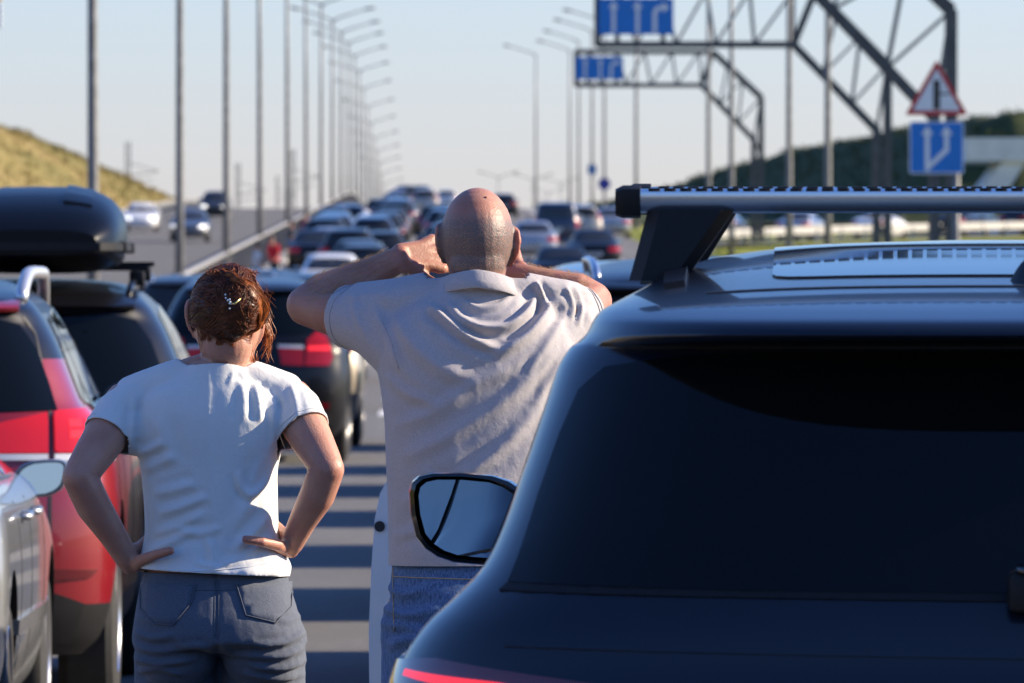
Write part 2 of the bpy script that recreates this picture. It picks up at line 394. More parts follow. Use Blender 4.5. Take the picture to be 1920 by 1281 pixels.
# ------------------------------------------------------------------ lamp posts
def lamp_proto(double, label, group, side=1):
    root = thing('street_lamp', label, 'street lamp', (0, 0, 0), 0, group)
    bm = bmesh.new(); tube(bm, [(0, 0, -0.3), (0, 0, 3), (0, 0, 7.5), (0, 0, 12)], [0.115, 0.10, 0.08, 0.055], 12); obj('pole', bm, M_STEEL, root)
    bm = bmesh.new(); tube(bm, [(0, 0, -0.05), (0, 0, 0.05)], [0.24, 0.24], 8); obj('base_plate', bm, M_STEEL, root, smooth=False)
    bm = bmesh.new(); box(bm, (0.0, -0.10, 0.9), (0.11, 0.02, 0.4)); obj('hatch', bm, M_STEEL, root, smooth=False)
    for s in ((1, -1) if double else (side,)):
        bm = bmesh.new(); tube(bm, [(0, 0, 11.8), (s * 0.25, 0, 12.05), (s * 1.0, 0, 12.3), (s * 2.0, 0, 12.6)], [0.05, 0.045, 0.04, 0.035], 8); obj('arm', bm, M_STEEL, root)
        bm = bmesh.new(); rings = []
        for x, w, h in ((0, .05, .04), (.12, .12, .07), (.45, .15, .09), (.68, .09, .05)):
            rings.append([Vector((s * (1.9 + x), w * math.cos(a), 12.6 + .16 * x + h * math.sin(a))) for a in np.linspace(0, 2 * math.pi, 10, endpoint=False)])
        loft(bm, rings); bmesh.ops.recalc_face_normals(bm, faces=bm.faces); obj('lamp_head', bm, M_STEEL, root)
    return root
LEFTY = [146, 197, 243, 292, 350, 405, 460] + list(range(515, 1700, 52))
lp = lamp_proto(True, 'tall grey twin arm lamp post in the row along the median fence', 'lamp posts along the median')
words = ['nearest', 'second', 'third', 'fourth', 'fifth', 'sixth', 'seventh', 'eighth', 'ninth', 'tenth']
for i, y in enumerate(LEFTY):
    o = lp if i == 0 else copy_tree(lp); o.location = on_road(-5.7, y, 0.1); o.rotation_euler = (R(random.uniform(-.3, .3)), R(random.uniform(-.25, .25)), 0)
    if i < 10: o['label'] = f'{words[i]} lamp post of the median row, counted from the left edge'
    else: o['label'] = 'faint far lamp post where the median row closes up towards the horizon'
rp_ = lamp_proto(False, 'grey lamp post on the right verge', 'lamp posts along the right verge', -1)
RY = [(11.0, 234), (11.0, 259), (11.0, 308), (11.0, 333), (11.0, 448), (11.0, 528), (11.0, 567), (11.0, 617), (11.0, 656), (8.6, 672)]
rlab = ['rightmost lamp post, between the gantry legs left of the fork sign', 'lamp post just left of the near gantry leg, crossing its truss knee',
        'thick lamp post crossing the far gantry diagonal', 'lamp post seen under the near gantry beam, left of the far gantry column',
        'lone lamp post below the middle of the near blue sign on the right', 'lamp post directly behind the small round sign',
        'lamp post behind the small square blue sign', 'lamp post below the left end of the far gantry sign', 'lamp post left of the far gantry sign, its head above the fields',
        'lamp post with whole arm visible against open sky left of the gantries']
for i, (u, y) in enumerate(RY):
    o = rp_ if i == 0 else copy_tree(rp_); o.location = on_road(u, y, 0.2); o['label'] = rlab[i]
fl = copy_tree(lp); first = True
for px, y in ((935, 1070), (1000, 1090), (1052, 1140), (1028, 1250), (1040, 1400)):
    o = fl if first else copy_tree(fl); first = False
    o.location = Vector(((px - 960) / FPX * y, y, 4.4 if y < 1100 else 4.6)); o['group'] = 'tiny lamp posts beyond the crest'; o['label'] = 'tiny hazy twin lamp post beyond the crest right of the bald head'

# ------------------------------------------------------------------ catenary masts beyond the left hill
cm = thing('railway_mast', 'small dark railway mast above the left hill ridge', 'mast', (0, 0, 0), 0, 'railway masts beyond the left hill')
bm = bmesh.new()
for s in (-.2, .2): bar(bm, (s, 0, -6), (s, 0, 10), 0.12)
for k in range(12): bar(bm, (-.2, 0, -2 + k), (.2, 0, -1 + k), 0.06)
obj('lattice_mast', bm, M_GANTRY, cm, smooth=False)
bm = bmesh.new(); bar(bm, (0, 0, 6.4), (3.2, 0, 6.9), 0.1); bar(bm, (0, 0, 7.8), (3.2, 0, 6.9), 0.07); bar(bm, (0, 0, 5.6), (2.6, 0, 6.0), 0.07); obj('bracket', bm, M_GANTRY, cm, smooth=False)
for i, (px, ytop, y, lb) in enumerate(((240, 266, 900, 'leftmost dark railway mast, rising above the hill ridge between two lamp posts'),
        (446, 306, 980, 'railway mast with bracket between the third and fourth lamp posts'),
        (549, 280, 950, 'railway mast overlapping the fifth lamp post'), (520, 330, 1400, 'faint railway mast low on the horizon left of the fifth lamp post'))):
    o = cm if i == 0 else copy_tree(cm); o.location = ((px - 960) / FPX * y, y, EYE + (HOR - ytop) / FPX * y - 10); o['label'] = lb

# ------------------------------------------------------------------ gantries and signs
def arrow_bm(kindname, s):
    """white marks in (x,z), unit box 1 x 1, scaled by s"""
    bm = bmesh.new()
    def P(poly): prism(bm, [((x) * s, z * s) for x, z in poly], -0.006, 0.0)
    if kindname == 'up':
        P([(-.05, -.42), (.05, -.42), (.05, .26), (-.05, .26)]); P([(-.14, .26), (.14, .26), (0, .45)])
    if kindname == 'turn':
        P([(-.16, -.42), (-.05, -.42), (-.05, .12), (-.16, .12)]); P([(-.16, .1201), (-.05, .1201), (.0, .20), (.12, .22), (.12, .33), (-.02, .31), (-.12, .24)])
        P([(.1201, .14), (.1201, .41), (.30, .275)])
    return bm
def gantry(px_end, y, ratio, u_col_px, label, y_bot, sign_label, rows=True):
    """cantilever truss; everything in metres from the column foot; ratio = px per far-gantry px"""
    sc = FPX / y; ox = u_col_px
    def W(px, py, dy=0.0): return Vector(((px - ox) / sc, dy, EYE + (HOR - py) / sc - zf))
    zf = zr(y) + 0.2
    root = thing('sign_gantry', label, 'gantry', ((ox - 960) / sc, y, zf))
    return root, W, sc
def build_gantry(y, ox, key, label, sign_px, sign_label, th):
    sc = FPX / y; zf = zr(y) + 0.25
    root = thing('sign_gantry', label, 'gantry', ((ox - 960) / sc, y, zf), 0, 'cantilever sign gantries')
    def V(px, py, dy): return Vector(((px - ox) / sc, dy, EYE + (HOR - py) / sc - zf))
    D = 0.75; k = key
    for dy in (-D / 2, D / 2):
        bm = bmesh.new(); bar(bm, V(*k['l_bot'], dy), V(*k['knee_bot'], dy), th); obj('bottom_chord', bm, M_GANTRY, root, smooth=False)
        bm = bmesh.new(); bar(bm, V(*k['l_top'], dy), V(*k['knee_top'], dy), th); obj('top_chord', bm, M_GANTRY, root, smooth=False)
        bm = bmesh.new(); bar(bm, V(*k['knee_bot'], dy), V(*k['col_in'], dy), th * 1.15); obj('lower_knee_brace', bm, M_GANTRY, root, smooth=False)
        bm = bmesh.new(); bar(bm, V(*k['knee_top'], dy), V(*k['col_out'], dy), th * 1.35); obj('upper_knee_brace', bm, M_GANTRY, root, smooth=False)
        bm = bmesh.new(); bar(bm, V(*k['knee_bot'], dy), V(*k['knee_top'], dy), th * 1.1); obj('knee_strut', bm, M_GANTRY, root, smooth=False)
        bm = bmesh.new(); bar(bm, V(*k['l_bot'], dy), V(*k['l_top'], dy), th); obj('end_post', bm, M_GANTRY, root, smooth=False)
        xi, xo = (k['col_in'][0] - ox) / sc, (k['col_out'][0] - ox) / sc
        bm = bmesh.new(); bar(bm, (xi, dy, -0.2), V(k['col_in'][0], k['col_in'][1] - 6, dy), th * 1.2); obj('column', bm, M_GANTRY, root, smooth=False)
        bm = bmesh.new(); bar(bm, (xo, dy, -0.2), V(*k['col_out'], dy), th * 1.25); obj('column', bm, M_GANTRY, root, smooth=False)
        n = k['n']
        bot = [V(*k['l_bot'], dy).lerp(V(*k['knee_bot'], dy), i / n) for i in range(n + 1)]
        top = [V(*k['l_top'], dy).lerp(V(*k['knee_top'], dy), (i + .5) / n) for i in range(n)]
        for i in range(n):
            for b in (bot[i], bot[i + 1]):
                bm = bmesh.new(); bar(bm, b, top[i], th * 0.45); obj('web_member', bm, M_STEEL, root, smooth=False)
        kt = [V(*k['knee_top'], dy).lerp(V(*k['col_out'], dy), t) for t in (0.3, 0.62, 1.0)]
        kb = [V(*k['knee_bot'], dy).lerp(V(*k['col_in'], dy), t) for t in (0.35, 0.7, 1.0)]
        for a, b in ((kt[0], kb[0]), (kb[0], kt[1]), (kt[1], kb[1]), (kb[1], kt[2]), (kt[2], kb[2])):
            bm = bmesh.new(); bar(bm, a, b, th * 0.4); obj('knee_lacing', bm, M_STEEL, root, smooth=False)
        zc = V(*k['col_in'], dy).z; m = 7
        for i in range(m):
            z0, z1 = zc * i / m, zc * (i + 1) / m
            bm = bmesh.new(); bar(bm, (xi if i % 2 else xo, dy, z0), (xo if i % 2 else xi, dy, z1), th * 0.35); obj('column_lacing', bm, M_GANTRY, root, smooth=False)
    for a in ('l_bot', 'l_top', 'knee_bot', 'knee_top', 'col_in', 'col_out'):
        bm = bmesh.new(); bar(bm, V(*k[a], -D / 2), V(*k[a], D / 2), th * 0.7); obj('cross_tie', bm, M_GANTRY, root, smooth=False)
    if sign_px:
        x0, x1, yt, yb = sign_px; a = V(x0, yt, -D / 2 - 0.16); b = V(x1, yb, -D / 2 - 0.16); w = b.x - a.x; h = a.z - b.z
        s = thing('lane_sign', sign_label, 'road sign', root.location + Vector(((a.x + b.x) / 2, a.y, (a.z + b.z) / 2)), 0, 'blue lane signs on the gantries')
        bm = bmesh.new(); box(bm, (0, 0.035, 0), (w, 0.05, h), bev=0.01); obj('panel', bm, M_SBLUE, s, smooth=False)
        for nm, xx in (('up', -.30), ('up', .02), ('turn', .30)):
            o = obj('arrow', arrow_bm(nm, h), M_SWHITE, s, smooth=False); o.location = (xx * w, 0.008, -0.03 * h)
        for xx in (-.25, .36):
            bm = bmesh.new(); box(bm, (xx * w, 0.10, -h / 2 - 0.05), (0.14, 0.06, h * .5)); obj('bracket', bm, M_GANTRY, s, smooth=False)
    return root
K1 = dict(l_bot=(1080, 160), l_top=(1080, 97), knee_bot=(1315, 160), knee_top=(1337, 98), col_in=(1413, 262), col_out=(1427, 183), n=5)
K2 = dict(l_bot=(1120, 84), l_top=(1120, -18), knee_bot=(1488, 84), knee_top=(1528, -16), col_in=(1643, 244), col_out=(1664, 122), n=5)
K3 = dict(l_bot=(1150, -95), l_top=(1150, -245), knee_bot=(1455, -90), knee_top=(1560, -190), col_in=(1752, 222), col_out=(1783, 20), n=4)
build_gantry(380, 1420, K1, 'far steel lattice gantry arm with the smaller blue lane sign', (1079, 1168, 107, 150), 'smaller far blue lane sign with white arrows on the left end of its gantry', 0.19)
build_gantry(242, 1655, K2, 'near steel lattice gantry arm carrying the big blue lane sign', (1122, 1262, -2, 66), 'bigger near blue lane sign with white arrows cut by the top edge', 0.17)
build_gantry(170, 1768, K3, 'nearest gantry leg behind the triangular sign, its beam out of frame', None, '', 0.165)

def fork_sign():
    y = 140.0; sc = FPX / y; x0 = (1756 - 960) / sc
    def z(py): return EYE + (HOR - py) / sc
    root = thing('road_sign', 'sign post with red triangular junction sign above blue lane fork sign', 'road sign', (x0, y, zr(y) + 0.1))
    zb = root.location.z
    bm = bmesh.new(); tube(bm, [(0.33, 0.08, -0.3), (0.33, 0.08, z(222) - zb)], [0.055, 0.055], 12); obj('post', bm, M_STEEL, root)
    bm = bmesh.new(); bar(bm, (-.15, 0.06, z(190) - zb), (.36, 0.06, z(190) - zb), 0.05); bar(bm, (-.3, 0.06, z(275) - zb), (.36, 0.06, z(275) - zb), 0.05); obj('bracket', bm, M_STEEL, root, smooth=False)
    t = [(-59 / sc, z(216) - zb), (59 / sc, z(216) - zb), (0, z(112) - zb)]
    cz = sum(p[1] for p in t) / 3
    def tri(s, r): return rnd_poly([(x * s, cz + (zz - cz) * s) for x, zz in t], r, 4)
    bm = bmesh.new(); prism(bm, tri(1.0, 0.05), 0.0, 0.03); tp = obj('warning_plate', bm, M_SRED, root, smooth=False)
    bm = bmesh.new(); prism(bm, tri(0.76, 0.02), -0.006, -0.0005); obj('plate_face', bm, M_SWHITE, tp, smooth=False)
    bm = bmesh.new(); a = 6.0 / sc
    prism(bm, [(-a, cz - .21), (a, cz - .21), (a, cz + .27), (-a, cz + .27)], -0.012, -0.0065); prism(bm, [(a + .001, cz + .03), (26 / sc, cz + .03), (26 / sc, cz + .06), (a + .001, cz + .06)], -0.012, -0.0065)
    obj('junction_symbol', bm, M_SYMB, tp, smooth=False)
    zc = (z(228) + z(326)) / 2 - zb; h = (z(228) - z(326)) / 2; w = 51 / sc
    bm = bmesh.new(); prism(bm, rnd_poly([(-w, zc - h), (w, zc - h), (w, zc + h), (-w, zc + h)], .05), 0.0, 0.03); fp = obj('lane_plate', bm, M_SWHITE, root, smooth=False)
    w2, h2 = w * .95, h * .95
    bm = bmesh.new(); prism(bm, rnd_poly([(-w2, zc - h2), (w2, zc - h2), (w2, zc + h2), (-w2, zc + h2)], .04), -0.006, -0.0005); obj('plate_face', bm, M_SBLUE, fp, smooth=False)
    q = 1 / sc
    bm = bmesh.new(); prism(bm, [(x * q, zc + zz * q) for x, zz in [(-22, -44), (-13, -44), (-13, 24), (-22, 24)]], -0.012, -0.0065)
    prism(bm, [(x * q, zc + zz * q) for x, zz in [(-29, 24.1), (-6, 24.1), (-17.5, 41)]], -0.012, -0.0065); obj('lane_arrow', bm, M_SWHITE, fp, smooth=False)
    bm = bmesh.new(); prism(bm, [(x * q, zc + zz * q) for x, zz in [(-12.9, -40), (-12.9, -28), (14, -2), (14, 24), (23, 24), (23, -7)]], -0.012, -0.0065)
    prism(bm, [(x * q, zc + zz * q) for x, zz in [(7, 24.1), (30, 24.1), (18.5, 41)]], -0.012, -0.0065); obj('lane_arrow', bm, M_SWHITE, fp, smooth=False)
fork_sign()
M_SPUR = mat('sign_violet', (0.05, 0.05, 0.28), rough=0.5, var=0.1, scale=4)
M_SLB = mat('sign_pale_blue', (0.10, 0.22, 0.42), rough=0.5, var=0.1, scale=4)
for px, py, y, lb, sq in ((1110, 318, 470, 'small pale blue square sign on a thin post under the far gantry', True), (1133, 345, 440, 'small violet round sign on a thin post left of the dark embankment', False)):
    sc = FPX / y; zc = EYE + (HOR - py) / sc - zr(y) - .1
    r = thing('round_sign' if not sq else 'square_sign', lb, 'road sign', ((px - 960) / sc, y, zr(y) + .1))
    bm = bmesh.new(); tube(bm, [(0, .06, -.3), (0, .06, zc + .1)], [.04, .04], 8); obj('post', bm, M_STEEL, r)
    bm = bmesh.new()
    if sq: prism(bm, rnd_poly([(-.24, zc - .27), (.24, zc - .27), (.24, zc + .27), (-.24, zc + .27)], .05), 0, .03)
    else: prism(bm, [(.32 * math.cos(a), zc + .32 * math.sin(a)) for a in np.linspace(0, 6.283, 24, endpoint=False)], 0, .03)
    obj('plate', bm, M_SLB if sq else M_SPUR, r, smooth=False)
# overpass abutment at the right edge
def overpass():
    y = 500.0; sc = FPX / y; zf = zr(y)
    r = thing('overpass', 'pale concrete overpass abutment with slanted wing wall at the right edge', 'bridge', ((1812 - 960) / sc, y, zf))
    def P(px, py): return ((px - 1812) / sc, EYE + (HOR - py) / sc - zf)
    bm = bmesh.new(); prism(bm, [P(1812, 302), P(2500, 302), P(2500, 258), P(1812, 258)], 0, 12); obj('deck', bm, M_CONC, r, smooth=False)
    bm = bmesh.new(); prism(bm, [P(1880, 302.2), P(1925, 302.2), P(1860, 405), P(1805, 405)], 0.3, 12); obj('wing_wall', bm, M_CONC, r, smooth=False)
    bm = bmesh.new(); prism(bm, [P(1800, 440), P(2500, 440), P(2500, 406), P(1800, 406)], -0.3, 12); obj('footing', bm, M_CONC, r, smooth=False)
overpass()
# yellow sign at the upper left corner
r = thing('yellow_sign', 'yellow and white sign edge at the top left corner', 'road sign', ((-38 - 960) / 145.0, 110, zr(110) + .1))
bm = bmesh.new(); tube(bm, [(-.1, .06, -.3), (-.1, .06, 6.0)], [.06, .06], 10); obj('post', bm, M_STEEL, r)
bm = bmesh.new(); box(bm, (0, 0, 5.55), (.6, .03, .7), bev=.01); sp = obj('panel', bm, M_SYEL, r, smooth=False)
bm = bmesh.new(); box(bm, (0.0, 0, 5.02), (.6, .03, .32), bev=.01); obj('lower_panel', bm, M_SWHITE, r, smooth=False)
# ------------------------------------------------------------------ vehicles
# a body is a stack of plan outlines: rows (z, half width, rear y, front y, rear rounding, front rounding); the car faces +y
SUV = [(.22, .84, .14, 4.50, .50, .70), (.30, .90, .06, 4.58, .50, .72), (.45, .935, .015, 4.64, .50, .75), (.62, .95, .0, 4.66, .50, .78), (.75, .952, .005, 4.60, .50, .80),
       (.86, .948, .02, 4.45, .50, .85), (.93, .942, .04, 4.15, .48, .80), (.99, .934, .055, 3.70, .46, .75), (1.03, .922, .07, 3.35, .45, .62), (1.08, .890, .085, 3.20, .44, .56), (1.12, .850, .10, 3.12, .43, .52),
       (1.17, .805, .125, 3.04, .42, .50), (1.24, .772, .165, 2.94, .42, .48), (1.31, .742, .205, 2.83, .42, .48), (1.40, .703, .265, 2.68, .42, .48), (1.475, .662, .32, 2.55, .42, .46), (1.53, .625, .33, 2.44, .42, .44),
       (1.565, .592, .37, 2.38, .45, .42), (1.595, .560, .50, 2.28, .55, .42), (1.62, .525, .78, 2.18, .60, .40), (1.645, .455, 1.15, 2.06, .40, .36), (1.66, .33, 1.38, 1.93, .25, .25), (1.668, .12, 1.55, 1.80, .10, .10)]
SEDAN = [(.20, .80, .14, 4.45, .50, .70), (.28, .86, .05, 4.56, .50, .72), (.42, .90, .01, 4.62, .50, .75), (.55, .912, .0, 4.60, .50, .78), (.66, .915, .01, 4.52, .50, .80),
         (.76, .912, .03, 4.30, .50, .80), (.83, .905, .05, 3.95, .48, .75), (.89, .893, .08, 3.55, .45, .65), (.93, .875, .14, 3.32, .42, .58), (.97, .84, .30, 3.22, .40, .52), (.995, .80, .55, 3.14, .38, .50),
         (1.03, .765, .78, 3.04, .38, .48), (1.10, .73, .92, 2.92, .40, .48), (1.19, .69, 1.06, 2.74, .42, .48), (1.28, .64, 1.22, 2.55, .42, .46), (1.345, .595, 1.36, 2.38, .42, .44),
         (1.385, .56, 1.50, 2.25, .40, .38), (1.41, .51, 1.62, 2.12, .24, .24), (1.425, .42, 1.72, 2.02, .14, .14), (1.435, .18, 1.82, 1.94, .05, .05)]
VAN = [(.24, .88, .12, 4.85, .34, .70), (.34, .94, .04, 4.92, .34, .72), (.50, .965, .0, 4.95, .34, .75), (.75, .97, .0, 4.92, .34, .78), (.95, .965, .01, 4.72, .34, .8), (1.08, .955, .02, 4.40, .34, .7), (1.16, .935, .04, 4.15, .34, .6),
       (1.24, .90, .055, 4.0, .34, .55), (1.40, .87, .075, 3.78, .34, .5), (1.60, .835, .10, 3.48, .34, .5), (1.76, .79, .13, 3.22, .34, .46), (1.84, .74, .20, 3.02, .36, .42), (1.88, .66, .40, 2.8, .4, .4), (1.905, .50, .80, 2.5, .35, .35), (1.915, .2, 1.3, 2.1, .1, .1)]
WL_, WG = 1.04, 1.05
def navy_w(z): return float(np.interp(z, [1.0, 1.22, 1.385, 1.475, 1.56, 1.6], [1.04, 1.040, 1.065, 1.10, 1.13, 1.08]))
NAVY = [q for q in SUV if q[0] < 1.5] + [(1.500, .642, .335, 2.50, .42, .45), (1.509, .630, .225, 2.47, .62, .44), (1.521, .617, .185, 2.45, .68, .44), (1.538, .606, .205, 2.42, .66, .42), (1.554, .594, .285, 2.38, .60, .42), (1.572, .575, .42, 2.33, .52, .42), (1.593, .555, .62, 2.26, .50, .42),
        (1.617, .525, .88, 2.16, .45, .40), (1.643, .455, 1.2, 2.04, .36, .36), (1.66, .33, 1.40, 1.92, .25, .25), (1.668, .12, 1.55, 1.80, .10, .10)]
NAVY = [(z, w * navy_w(z) / WL_, a, b, c, d) for z, w, a, b, c, d in NAVY]
NR, NF = 3.0, 2.6
class Shape:
    def __init__(s, rows, L, W, H):
        r = np.array(rows, float); L0 = r[:, 3].max(); W0 = r[:, 1].max(); H0 = r[:, 0].max()
        s.sx, s.sy, s.sz = W / (2 * W0), L / L0, H / H0
        r = r * np.array([s.sz, s.sx, s.sy, s.sy, s.sy, s.sy]); s.r = r; s.L, s.W2, s.H = L, W / 2, H
        s.f = [pchip(r[:, k]) for k in range(6)]; s.T = len(r) - 1
        s.tt = np.linspace(0, s.T, 60 * s.T + 1); s.zz = s.f[0](s.tt)
    def at(s, t):
        z, w, yr, yf, ry, rf = (float(f(float(t))) for f in s.f); m = .49 * (yf - yr); return z, w, yr, yf, min(ry, m), min(rf, m)
    def t_of(s, z): return float(np.interp(z, s.zz, s.tt))
    def xs(s, y, z):
        z, w, yr, yf, ry, rf = s.at(s.t_of(z)); y0, y1 = yr + ry, yf - rf
        if y < y0: return w * max(0, 1 - (min(1, (y0 - y) / ry)) ** NR) ** (1 / NR)
        if y > y1: return w * max(0, 1 - (min(1, (y - y1) / rf)) ** NF) ** (1 / NF)
        return w
    def side(s, sgn): return lambda y, z: Vector((sgn * s.xs(y, z), y, z))
    def _q(s, z):
        key = round(z, 3)
        c = s.__dict__.setdefault('qc', {})
        if key not in c:
            zz, w, yr, yf, ry, rf = s.at(s.t_of(z)); th = np.linspace(0, math.pi / 2, 60)
            x = w * np.sin(th) ** (2 / NR); y = yr + ry - ry * np.cos(th) ** (2 / NR)
            x = np.append(x, w); y = np.append(y, yr + ry + 1.5); q = np.concatenate([[0], np.cumsum(np.hypot(np.diff(x), np.diff(y)))]); c[key] = (q, x, y)
        return c[key]
    def rear(s):
        def f(q, z):
            Q, x, y = s._q(z); a = abs(q); return Vector((math.copysign(np.interp(a, Q, x), q), np.interp(a, Q, y), z))
        return f
    def front(s):
        def f(x, z):
            z, w, yr, yf, ry, rf = s.at(s.t_of(z)); return Vector((x, yf - rf + rf * max(0, 1 - min(1, abs(x) / w) ** NF) ** (1 / NF), z))
        return f
    def ztop(s, x, y):
        lo, hi = 0.3 * s.T, float(s.T)
        for _ in range(26):
            mid = (lo + hi) / 2; z, w, yr, yf, ry, rf = s.at(mid); ins = yr < y < yf
            if ins:
                y0, y1 = yr + ry, yf - rf; ww = w
                if y < y0: ww = w * max(0, 1 - ((y0 - y) / ry) ** NR) ** (1 / NR)
                elif y > y1: ww = w * max(0, 1 - ((y - y1) / rf) ** NF) ** (1 / NF)
                ins = abs(x) < ww
            if ins: lo = mid
            else: hi = mid
        return float(s.f[0](lo))
    def top(s): return lambda x, y: Vector((x, y, s.ztop(x, y)))
    def body(s, sub=4, nc=10, ns=20, clad=0.0, upper=0.0):
        bm = bmesh.new(); rings = []
        for t in np.linspace(0, s.T, s.T * sub + 1):
            z, w, yr, yf, ry, rf = s.at(t); half = []
            for th in np.linspace(0, math.pi / 2, nc, endpoint=False): half.append((w * math.sin(th) ** (2 / NR), yr + ry - ry * math.cos(th) ** (2 / NR)))
            for k in np.linspace(0, 1, ns): half.append((w, yr + ry + (yf - rf - yr - ry) * k))
            for th in np.linspace(0, math.pi / 2, nc + 1)[1:]: half.append((w * math.cos(th) ** (2 / NF), yf - rf + rf * math.sin(th) ** (2 / NF)))
            full = half + [(-x, y) for x, y in half[-2:0:-1]]
            rings.append([Vector((x, y, z)) for x, y in full])
        loft(bm, rings); bmesh.ops.recalc_face_normals(bm, faces=bm.faces)
        if upper:
            for f in bm.faces:
                if f.calc_center_median().z > upper: f.material_index = 2
        if clad:
            for f in bm.faces:
                if f.calc_center_median().z < clad: f.material_index = 1
        return bm
CEN = Vector((0, 2.2, .9))
def patch(name, poly, f, m, parent, off=0.006, h=0.06, rim=0.012, label=None, rnd=0.0, out=None):
    """a pane or lens: polygon in surface coordinates laid on the body, raised by off, with a closed rim"""
    if rnd: poly = rnd_poly(poly, rnd, 3)
    bm = bmesh.new(); bm.faces.new([bm.verts.new((a, b, 0)) for a, b in poly])
    P = np.array(poly)
    for ax in (0, 1):
        lo, hi = P[:, ax].min(), P[:, ax].max(); n = int((hi - lo) / h)
        for k in range(1, n + 1):
            co = [0, 0, 0]; co[ax] = lo + (hi - lo) * k / (n + 1); no = [0, 0, 0]; no[ax] = 1
            bmesh.ops.bisect_plane(bm, geom=bm.verts[:] + bm.edges[:] + bm.faces[:], plane_co=co, plane_no=no)
    for v in bm.verts: v.co = f(v.co.x, v.co.y)
    bmesh.ops.triangulate(bm, faces=[g for g in bm.faces if len(g.verts) > 4])
    bmesh.ops.recalc_face_normals(bm, faces=bm.faces); bm.normal_update()
    c = sum((v.co for v in bm.verts), Vector()) / len(bm.verts); nn = sum((v.normal for v in bm.verts), Vector())
    d = (c - CEN) if out is None else Vector(out)
    if nn.dot(d) < 0: bmesh.ops.reverse_faces(bm, faces=bm.faces); bm.normal_update()
    nrm = {v: v.normal.copy() for v in bm.verts}; be = [e for e in bm.edges if e.is_boundary]
    for v in bm.verts: v.co += nrm[v] * off
    if rim:
        ex = bmesh.ops.extrude_edge_only(bm, edges=be)
        vm = {}
        for v in ex['geom']:
            if isinstance(v, bmesh.types.BMVert):
                for e in v.link_edges:
                    w = e.other_vert(v)
                    if w in nrm and w not in vm.values() or (w in nrm): vm[v] = w
        for v, w in vm.items():
            if v not in nrm: v.co = w.co - nrm[w] * (off + rim)
    o = obj(name, bm, m, parent, auto=40)
    if label: o['label'] = label
    return o
def boolean_cut(o, cutters):
    for c in cutters:
        md = o.modifiers.new('cut', 'BOOLEAN'); md.operation = 'DIFFERENCE'; md.object = c; md.solver = 'EXACT'
    dg = bpy.context.evaluated_depsgraph_get(); me = bpy.data.meshes.new_from_object(o.evaluated_get(dg)); o.modifiers.clear()
    old = o.data; o.data = me; bpy.data.meshes.remove(old)
    for c in cutters: bpy.data.objects.remove(c, do_unlink=True)
    me.set_sharp_from_angle(angle=R(38))
_wheel = {}
def wheel(parent, x, y, r, w, style=0, hi=False):
    key = (round(r, 3), round(w, 3), style, hi)
    if key not in _wheel:
        n = 36 if hi else 20
        bm = bmesh.new(); lathe(bm, [(r * .62, -w / 2 + .01), (r * .8, -w / 2), (r * .95, -w / 2 + .015), (r, -w / 2 + .04), (r, w / 2 - .04), (r * .95, w / 2 - .015), (r * .8, w / 2), (r * .62, w / 2 - .01)], n)
        bm2 = bmesh.new(); lathe(bm2, [(r * .30, w / 2 - .07), (r * .60, w / 2 - .06), (r * .66, w / 2 - .012), (r * .64, w / 2 - .002), (r * .60, w / 2 - .02), (r * .58, w / 2 - .07)], n)
        lathe(bm2, [(.001, w / 2 - .02), (r * .16, w / 2 - .02), (r * .18, w / 2 - .05), (r * .18, w / 2 - .09), (.001, w / 2 - .09)], n)
        for k in range(5 + 5 * style):
            a = 2 * math.pi * k / (5 + 5 * style); d = Vector((0, math.cos(a), math.sin(a)))
            bar(bm2, Vector((w / 2 - .035, 0, 0)) + d * r * .12, Vector((w / 2 - .03, 0, 0)) + d * r * .61, r * (.17 if not style else .09), .03, up=(1, 0, 0))
        a = bpy.data.meshes.new('tyre'); bm.to_mesh(a); bm.free(); b = bpy.data.meshes.new('rim'); bm2.to_mesh(b); bm2.free()
        a.materials.append(M_RUBBER); b.materials.append(M_ALLOY)
        for q in (a, b): q.polygons.foreach_set('use_smooth', [True] * len(q.polygons)); q.set_sharp_from_angle(angle=R(35))
        _wheel[key] = (a, b)
    a, b = _wheel[key]
    t = bpy.data.objects.new('wheel', a); COL.objects.link(t); t.parent = parent; t.location = (x, y, r)
    if x < 0: t.rotation_euler = (0, 0, math.pi)
    k = bpy.data.objects.new('rim', b); COL.objects.link(k); k.parent = t
    return t
def side_mirror(parent, x, y, z, sgn, m, w=.20, h=.13, base=None):
    bm = bmesh.new(); rings = []
    n = 20
    def outline(s, yy, dy=0.0):
        return [Vector((sgn * (w / 2 * s * math.copysign(abs(math.cos(a)) ** .62, math.cos(a)) + (.02 * math.sin(a))), yy, h / 2 * s * math.copysign(abs(math.sin(a)) ** .62, math.sin(a)) + .008 * math.cos(a))) for a in np.linspace(0, 2 * math.pi, n, endpoint=False)]
    for s, yy in ((.86, .012), (.93, -.006), (1.0, -.004), (1.03, .02), (1.0, .06), (.85, .11), (.5, .145), (.2, .155)): rings.append(outline(s, yy))
    loft(bm, rings); bmesh.ops.recalc_face_normals(bm, faces=bm.faces)
    o = obj('side_mirror', bm, m, parent, auto=50); o.location = (x, y, z); o.rotation_euler = (0, 0, sgn * R(2))
    bm = bmesh.new(); loft(bm, [outline(.86, .004), outline(.855, -.001)]); bmesh.ops.recalc_face_normals(bm, faces=bm.faces)
    g = obj('mirror_glass', bm, M_MIRROR, o, auto=30); g.rotation_euler = (R(-2.0), 0, sgn * R(-1.5 if sgn > 0 else -9))
    bm = bmesh.new(); bar(bm, (-sgn * w * .40, .06, -h * .30), (-sgn * (w * .40 + .16), .09, -h * .55), .06, .035); obj('mirror_arm', bm, M_BLACK, o, smooth=False)
    return o
